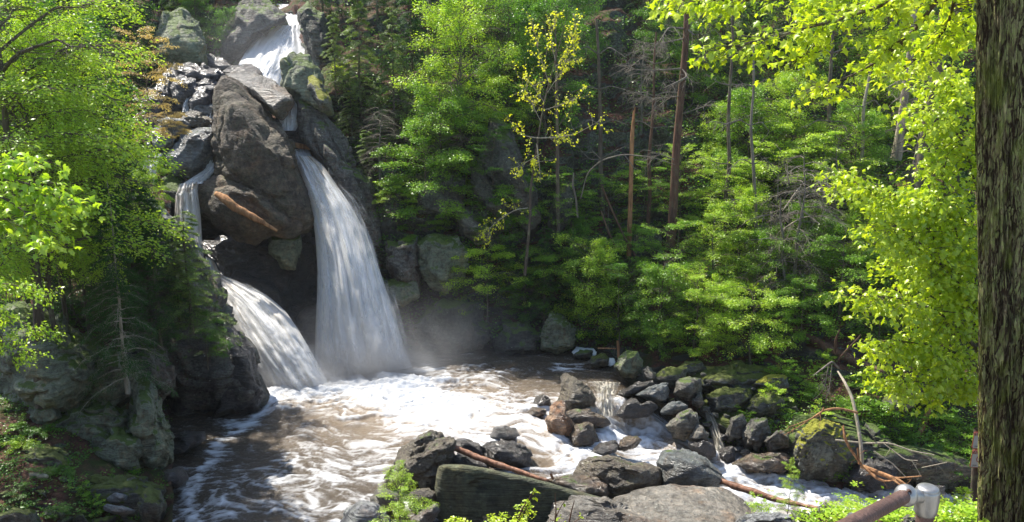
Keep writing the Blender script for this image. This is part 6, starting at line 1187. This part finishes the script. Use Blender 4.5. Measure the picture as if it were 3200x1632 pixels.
limb_tree('young_shoot', 'nearly bare red stemmed shoot right of the leafy shoots', 'plant', [(1720, 1760, 8, .012), (1732, 1650, 8, .009), (1738, 1600, 8, .007), (1735, 1540, 8, .004)], [[(1735, 1620, 8, .006), (1755, 1580, 8, .004), (1764, 1568, 8, .003)]], 'barkred', 'leafyellow', tw=10, tL=.05, leafn=1, leaf=.04, seed=62, droop=-.1, tr=.003, leafspread=.01, width=.7)
limb_tree('young_shoot', 'leafy shoot right of the nearly bare red stemmed shoot', 'plant', [(1760, 1760, 8, .012), (1775, 1650, 8, .009), (1785, 1600, 8, .007), (1795, 1565, 8, .004)], [[(1775, 1650, 8, .006), (1740, 1630, 8, .004), (1720, 1625, 8, .003)], [(1780, 1640, 8, .006), (1815, 1620, 8, .003)]], 'barkred', 'leafyellow', tw=16, tL=.07, leafn=3, leaf=.05, seed=63, droop=-.1, tr=.003, leafspread=.012, width=.7)

# ground cover: countless small leaves, moss tufts and seedlings on the slopes
def cover(name, label, region, n, lm, size, seed, jitter=.25):
    rs = np.random.RandomState(seed); pts = []
    pu = rs.uniform(region[0], region[2], n); pv = rs.uniform(region[1], region[3], n)
    keep = fbm(np.stack([pu / 90, pv / 60, pu * 0], -1), 3, seed) > -.1
    for u, v in zip(pu[keep], pv[keep]):
        g = ground(u, v); pts.append(g[:])
    p = np.array(pts); K = 22; N = len(p) * K; j = np.repeat(np.arange(len(p)), K)
    pp = p[j] + rs.normal(0, jitter, (N, 3)) * np.array([1.2, 1, .45]); pp[:, 1] -= .15; pp[:, 2] += .15
    dd = rs.normal(0, 1, (N, 3)); dd[:, 2] = np.abs(dd[:, 2]) * .3 - .3; nn = np.array([0, -.2, 1.]) + rs.normal(0, .5, (N, 3))
    tint = np.clip(rs.normal(.45, .2, len(p))[j] + rs.normal(0, .15, N), 0, 1)
    V, F, tn = leaves(pp, dd, nn, size * rs.uniform(.5, 1.3, N), .6, 'kite', tint=tint)
    o = obj(name, mesh_from(name, V, F, M[lm], smooth=False, attrs={'tint': ('FACE', tn)})); tag(o, label, 'plants', kind='stuff')
cover('undergrowth', 'dark green undergrowth covering the hillside', (1060, -200, 3250, 1090), 9000, 'leafdeep', .12, 71, .3)
cover('undergrowth', 'fresh green seedlings over the right part of the hillside', (2120, -100, 3250, 1060), 6000, 'leaf', .11, 76, .35)
cover('undergrowth', 'lighter green undergrowth on the right bank', (2200, 1120, 3250, 1420), 1100, 'leaf', .09, 72, .16)
cover('undergrowth', 'mossy seedlings on the left bank', (-100, 1000, 520, 1632), 800, 'leafdeep', .07, 73, .10)
cover('undergrowth', 'dark leaves on the upper left slope', (-100, -200, 860, 560), 2600, 'leafdeep', .13, 74, .3)
cover('undergrowth', 'shaded plants among the left hemlocks', (-100, 600, 430, 1000), 900, 'needle', .11, 75, .2)

cover('undergrowth', 'bright low plants covering the near bank below the rail', (2280, 1585, 3060, 1640), 420, 'leafbright', .06, 77, .12)
cover('undergrowth', 'green seedlings on the far side of the stream', (2450, 1240, 3060, 1500), 900, 'leaf', .09, 78, .16)

# ------------------------------------------------------------ signs
def text(txt, size, loc, rot, mat, parent, name='lettering'):
    c = bpy.data.curves.new(name, 'FONT'); c.body = txt; c.size = size; c.extrude = .001; c.align_x = 'LEFT'
    o = bpy.data.objects.new(name, c); COL.objects.link(o)
    dg = bpy.context.evaluated_depsgraph_get(); me = bpy.data.meshes.new_from_object(o.evaluated_get(dg)); bpy.data.objects.remove(o)
    me.materials.clear(); me.materials.append(mat)
    n = obj(name, me, parent, loc); n.rotation_euler = rot; return n
def flatmat(name, c, rough=.5, metal=0):
    s = NT(name); co = s.n('TexCoord').outputs['Object']
    cc = s.mix(s.noise(co, 20, 5, .7), tuple(x * .85 for x in c), c)
    return s.done(s.n('BsdfPrincipled', {'Base Color': cc, 'Roughness': rough, 'Metallic': metal}).outputs[0])
M['signwhite'] = flatmat('sign_white', (.62, .62, .54)); M['signred'] = flatmat('sign_red', (.42, .09, .05)); M['signtext'] = flatmat('sign_text', (.08, .08, .07))
M['signpale'] = flatmat('faded_notice', (.35, .45, .38)); M['signgreen'] = flatmat('notice_ink', (.12, .2, .15))
def boxm(x0, x1, y0, y1, z0, z1, b=.0):
    V = np.array([(x, y, z) for z in (z0, z1) for y in (y0, y1) for x in (x0, x1)]); F = np.array([(0, 2, 3, 1), (4, 5, 7, 6), (0, 1, 5, 4), (2, 6, 7, 3), (0, 4, 6, 2), (1, 3, 7, 5)]); return V, F
def rounded(w, h, t, r=.03, n=5):
    pts = []
    for cx, cz, a0 in ((w - r, h - r, 0), (r, h - r, 90), (r, r, 180), (w - r, r, 270)):
        for k in range(n + 1): a = R(a0 + 90 * k / n); pts.append((cx + r * math.cos(a), cz + r * math.sin(a)))
    import bmesh
    bm = bmesh.new(); f = [bm.verts.new((x, 0, z)) for x, z in pts]; b = [bm.verts.new((x, t, z)) for x, z in pts]
    bm.faces.new(f); bm.faces.new(b[::-1]); N = len(pts)
    for k in range(N): bm.faces.new((f[k], b[k], b[(k + 1) % N], f[(k + 1) % N]))
    bmesh.ops.recalc_face_normals(bm, faces=bm.faces)
    me = bpy.data.meshes.new('panel'); bm.to_mesh(me); bm.free(); return me
Ys = 15.0; mpx = lambda d: d / F_PX * Ys * 1.0
def warn(u0, v0, v1, head, foot, circle, label, rz, wid=.34):
    a = P(u0, v1, Ys); b = P(u0, v0, Ys); h = float(b[2] - a[2])
    root = empty('warning_sign', a.tolist()); root.rotation_euler = (0, R(rz), 0); tag(root, label, 'sign')
    me = rounded(wid, h, .006); me.materials.append(M['signred']); obj('border', me, root)
    me = rounded(wid - .024, h - .024, .004, .025); me.materials.append(M['signwhite']); obj('panel', me, root, (.012, -.005, .012))
    hb = h * .17
    me = rounded(wid - .03, hb, .003, .012); me.materials.append(M['signred']); obj('header', me, root, (.015, -.0095, h - .015 - hb))
    text(head, hb * 1.1, (.03, -.013, h - .015 - hb * .88), (R(90), 0, 0), M['signwhite'], root)
    text(foot, h * .12, (.045, -.009, .035), (R(90), 0, 0), M['signtext'], root)
    if circle:
        ph = np.linspace(0, 2 * np.pi, 33)[:-1]; cxx, czz = wid * .5, h * .5
        pth = np.stack([cxx + .075 * np.cos(ph), np.full(32, -.009), czz + .075 * np.sin(ph)], -1)
        V = np.concatenate([pth, np.stack([cxx + .06 * np.cos(ph), np.full(32, -.009), czz + .06 * np.sin(ph)], -1)]); k = np.arange(32)
        obj('prohibition_ring', mesh_from('prohibition_ring', V, np.stack([k, (k + 1) % 32, (k + 1) % 32 + 32, k + 32], -1), M['signred'], smooth=False), root)
        V, F = boxm(cxx - .008, cxx + .008, -.010, -.008, czz - .065, czz + .065)
        o = obj('slash', mesh_from('slash', V - [cxx, 0, czz], F, M['signred'], smooth=False), root, (cxx, 0, czz)); o.rotation_euler = (0, R(-45), 0)
warn(3036, 1350, 1402, 'DANGER', 'SW', False, 'upper warning sign with red border half hidden behind the big trunk', 2.5)
warn(3030, 1406, 1461, 'AL', 'JUM', True, 'lower warning sign with a red prohibition ring half hidden behind the big trunk', 2.5)
limb_tree('sign_post', 'mossy wooden post holding the warning signs behind the big trunk', 'post', [(3042, 1600, 15.2, .075), (3048, 1460, 15.15, .065), (3054, 1340, 15.12, .06)], [], 'bark', None, seed=71)
a = P(2076, 842, 38.05); nb = empty('trail_notice', a.tolist()); tag(nb, 'small faded notice nailed to the reddish dead trunk', 'sign')
nb.rotation_euler = (0, R(6), 0)
me = rounded(.20, .27, .01, .006); me.materials.append(M['signpale']); obj('panel', me, nb)
for k, (z0, z1, x0, x1) in enumerate([(.215, .235, .02, .18), (.155, .17, .02, .18), (.12, .132, .05, .15), (.09, .10, .06, .14), (.05, .06, .02, .16)]):
    V, F = boxm(x0, x1, -.004, -.001, z0, z1); obj('printed_line', mesh_from('printed_line', V, F, M['signgreen'], smooth=False), nb)

# ------------------------------------------------------------ the railing
def rail():
    Yp = 2.72; s_ = Yp / F_PX
    M['railpipe'] = bark_mat('brown_painted_pipe', (.10, .055, .042), (.17, .10, .08), la=0, sc=14); M['railpipe'].node_tree.nodes['Principled BSDF'].inputs['Roughness'].default_value = .45
    t = NT('cast_aluminium'); co = t.n('TexCoord').outputs['Object']; n = t.noise(t.mapping(co, (1, 1, .25)), 30, 6, .7)
    c = t.mix(t.ramp(n, [(.35, 0.0), (.7, 1.0)]), (.24, .235, .22), (.42, .41, .385))
    bm = t.n('Bump', {'Height': t.noise(co, 90, 5, .7), 'Strength': .12, 'Distance': .002})
    M['alu'] = t.done(t.n('BsdfPrincipled', {'Base Color': c, 'Metallic': .75, 'Roughness': .42, 'Normal': bm.outputs[0]}).outputs[0])
    ctr = P(2892, 1600, Yp); px = lambda d: d * s_ * 1.03
    top = float(P(2892, 1519, Yp)[2])
    base = np.array([ctr[0], Yp, 10.42]); root = empty('railing', base.tolist()); tag(root, 'brown pipe railing with a silver cast corner fitting at the bottom right', 'railing')
    def lathe(prof, cx, cy, n=64):
        prof = np.array(prof); ph = np.arange(n) * 2 * np.pi / n
        V = np.stack([cx + prof[:, 0:1] * np.cos(ph), cy + prof[:, 0:1] * np.sin(ph), np.repeat(prof[:, 1:2], n, 1)], -1).reshape(-1, 3); return V, grid_faces(len(prof), n, True)
    # post
    r1 = px(27); V, F = lathe([(r1, 10.42), (r1, top - px(50))], ctr[0], Yp); obj('post', mesh_from('post', V - base, F, M['railpipe']), root)
    R1 = px(38); zt = top
    prof = [(r1 + .0005, zt - px(104)), (R1 * .74, zt - px(104)), (R1 * .86, zt - px(97)), (R1 * .95, zt - px(80)), (R1, zt - px(50)), (R1, zt - px(22)), (R1 * .985, zt - px(17)), (R1 * .94, zt - px(14.5)), (R1 * .92, zt - px(13))]
    V, F = lathe(prof, ctr[0], Yp); fit = obj('corner_fitting', mesh_from('corner_fitting', V - base, F, M['alu']), root)
    R2 = px(34)
    prof = [(R2 * 1.02, zt - px(14.5)), (R2 * 1.03, zt - px(11)), (R2 * .99, zt - px(7)), (R2 * .9, zt - px(3.5)), (R2 * .65, zt - px(1)), (R2 * .35, zt), (.0005, zt + px(.3))]
    V, F = lathe(prof, ctr[0], Yp); obj('cap', mesh_from('cap', V - base, F, M['alu']), root)
    # side elbow and sloping rail
    A = P(2832, 1548, Yp - .03); B = P(2560, 1690, Yp - .55); d = norm(B - A)
    q = np.linspace(0, 1, 14); L = px(46)
    rad = px(37) * np.sqrt(np.clip(1 - ((q - .45) / .60) ** 2, .02, 1)); c0 = A - d * px(22)
    pth = c0 + d * (q[:, None] * L * 1.25); V, F = tubes(pth[None], rad[None], 40); obj('elbow_socket', mesh_from('elbow_socket', V - base, F, M['alu']), root)
    n1, n2 = A + (np.array([ctr[0], Yp, A[2] + .002]) - A) * 0, np.array([ctr[0], Yp, zt - px(38)])
    pth = np.stack([n1 * (1 - k) + n2 * k for k in np.linspace(0, 1, 8)]); V, F = tubes(pth[None], np.full((1, 8), px(23)), 32); obj('elbow_neck', mesh_from('elbow_neck', V - base, F, M['alu']), root)
    # screw recess on the socket
    sc = P(2841, 1540, Yp - .03 - px(31)); ph = np.linspace(0, 2 * np.pi, 25)[:-1]
    V = np.concatenate([np.stack([sc[0] + px(rr) * .8 * np.cos(ph), np.full(24, sc[1] + yy), sc[2] + px(rr) * 1.2 * np.sin(ph)], -1) for rr, yy in ((9, .006), (9, -.002), (7, -.003), (5.5, .003), (.3, .003))])
    obj('set_screw', mesh_from('set_screw', V - base, grid_faces(5, 24, True), M['railpipe']), root)
    pth = np.stack([A + d * k for k in np.linspace(px(24), 1.6, 12)]); V, F = tubes(pth[None], np.full((1, 12), px(23)), 40); obj('sloping_rail', mesh_from('sloping_rail', V - base, F, M['railpipe']), root)
rail()

# ------------------------------------------------------------ mist over the plunge pool
def mist(loc, scl, dens, seed, label):
    V, F = ICO[4]; me = mesh_from('mist', V, F); o = obj('mist', me, loc=loc); o.scale = scl; tag(o, label, 'mist', kind='stuff')
    s = NT('mist'); co = s.n('TexCoord').outputs['Object']
    ln = s.n('VectorMath', {0: co}, operation='LENGTH').outputs['Value']
    f = s.math('POWER', s.math('SUBTRACT', 1.0, ln, clamp=True), 1.3)
    nn = s.ramp(s.noise(s.mapping(co, (1.5, 1, 1), (0, 0, 0)), 1.6, 3), [(.3, .3), (.7, 1.4)])
    d = s.math('MULTIPLY', s.math('MULTIPLY', f, nn), dens)
    vol = s.n('VolumePrincipled', {'Color': (.92, .95, 1, 1), 'Density': d, 'Anisotropy': .3})
    s.t.links.new(vol.outputs[0], s.out.inputs['Volume']); me.materials.append(s.m); s.m.cycles.volume_sampling = 'EQUIANGULAR' if hasattr(s.m, 'cycles') else None
a = P(1130, 1130, 33.6); mist((float(a[0]), 33.6, .6), (5.6, 2.6, 3.0), .22, 1, 'pale mist drifting at the foot of the main waterfall')
a = P(1130, 1150, 33.4); mist((float(a[0]), 33.1, .25), (3.9, 1.3, 1.75), 1.7, 4, 'dense white spray where the main waterfall hits the pool')
a = P(930, 1220, 32); mist((float(a[0]), 31.9, .2), (2.5, 1.1, 1.3), 1.6, 5, 'dense white spray where the lower cascade hits the pool')
a = P(1420, 1040, 35.5); mist((float(a[0]), 35.2, 1.2), (5, 2.2, 3.0), .08, 2, 'thin mist spreading right along the back cliff')
a = P(840, 200, 48); mist((float(a[0]), 47, float(a[2])), (5, 4, 3.8), .05, 3, 'fine spray hanging in front of the uppermost cascade')

# ------------------------------------------------------------ the humid air of the gorge
def haze():
    bpy.context.view_layer.update(); lo = np.array([1e9] * 3); hi = -lo
    for o in bpy.data.objects:
        if o.type == 'MESH':
            b = np.array([(o.matrix_world @ Vector(c))[:] for c in o.bound_box]); lo = np.minimum(lo, b.min(0)); hi = np.maximum(hi, b.max(0))
    lo -= 1; hi += 1; V, F = boxm(lo[0], hi[0], lo[1], hi[1], lo[2], hi[2])
    s = NT('haze'); v = s.n('VolumePrincipled', {'Color': (.93, .96, 1, 1), 'Density': .0002, 'Anisotropy': .3}); s.t.links.new(v.outputs[0], s.out.inputs['Volume'])
    tag(obj('haze', mesh_from('haze', V, F, s.m, smooth=False)), 'thin humid haze filling the gorge', 'haze', kind='stuff')
haze()
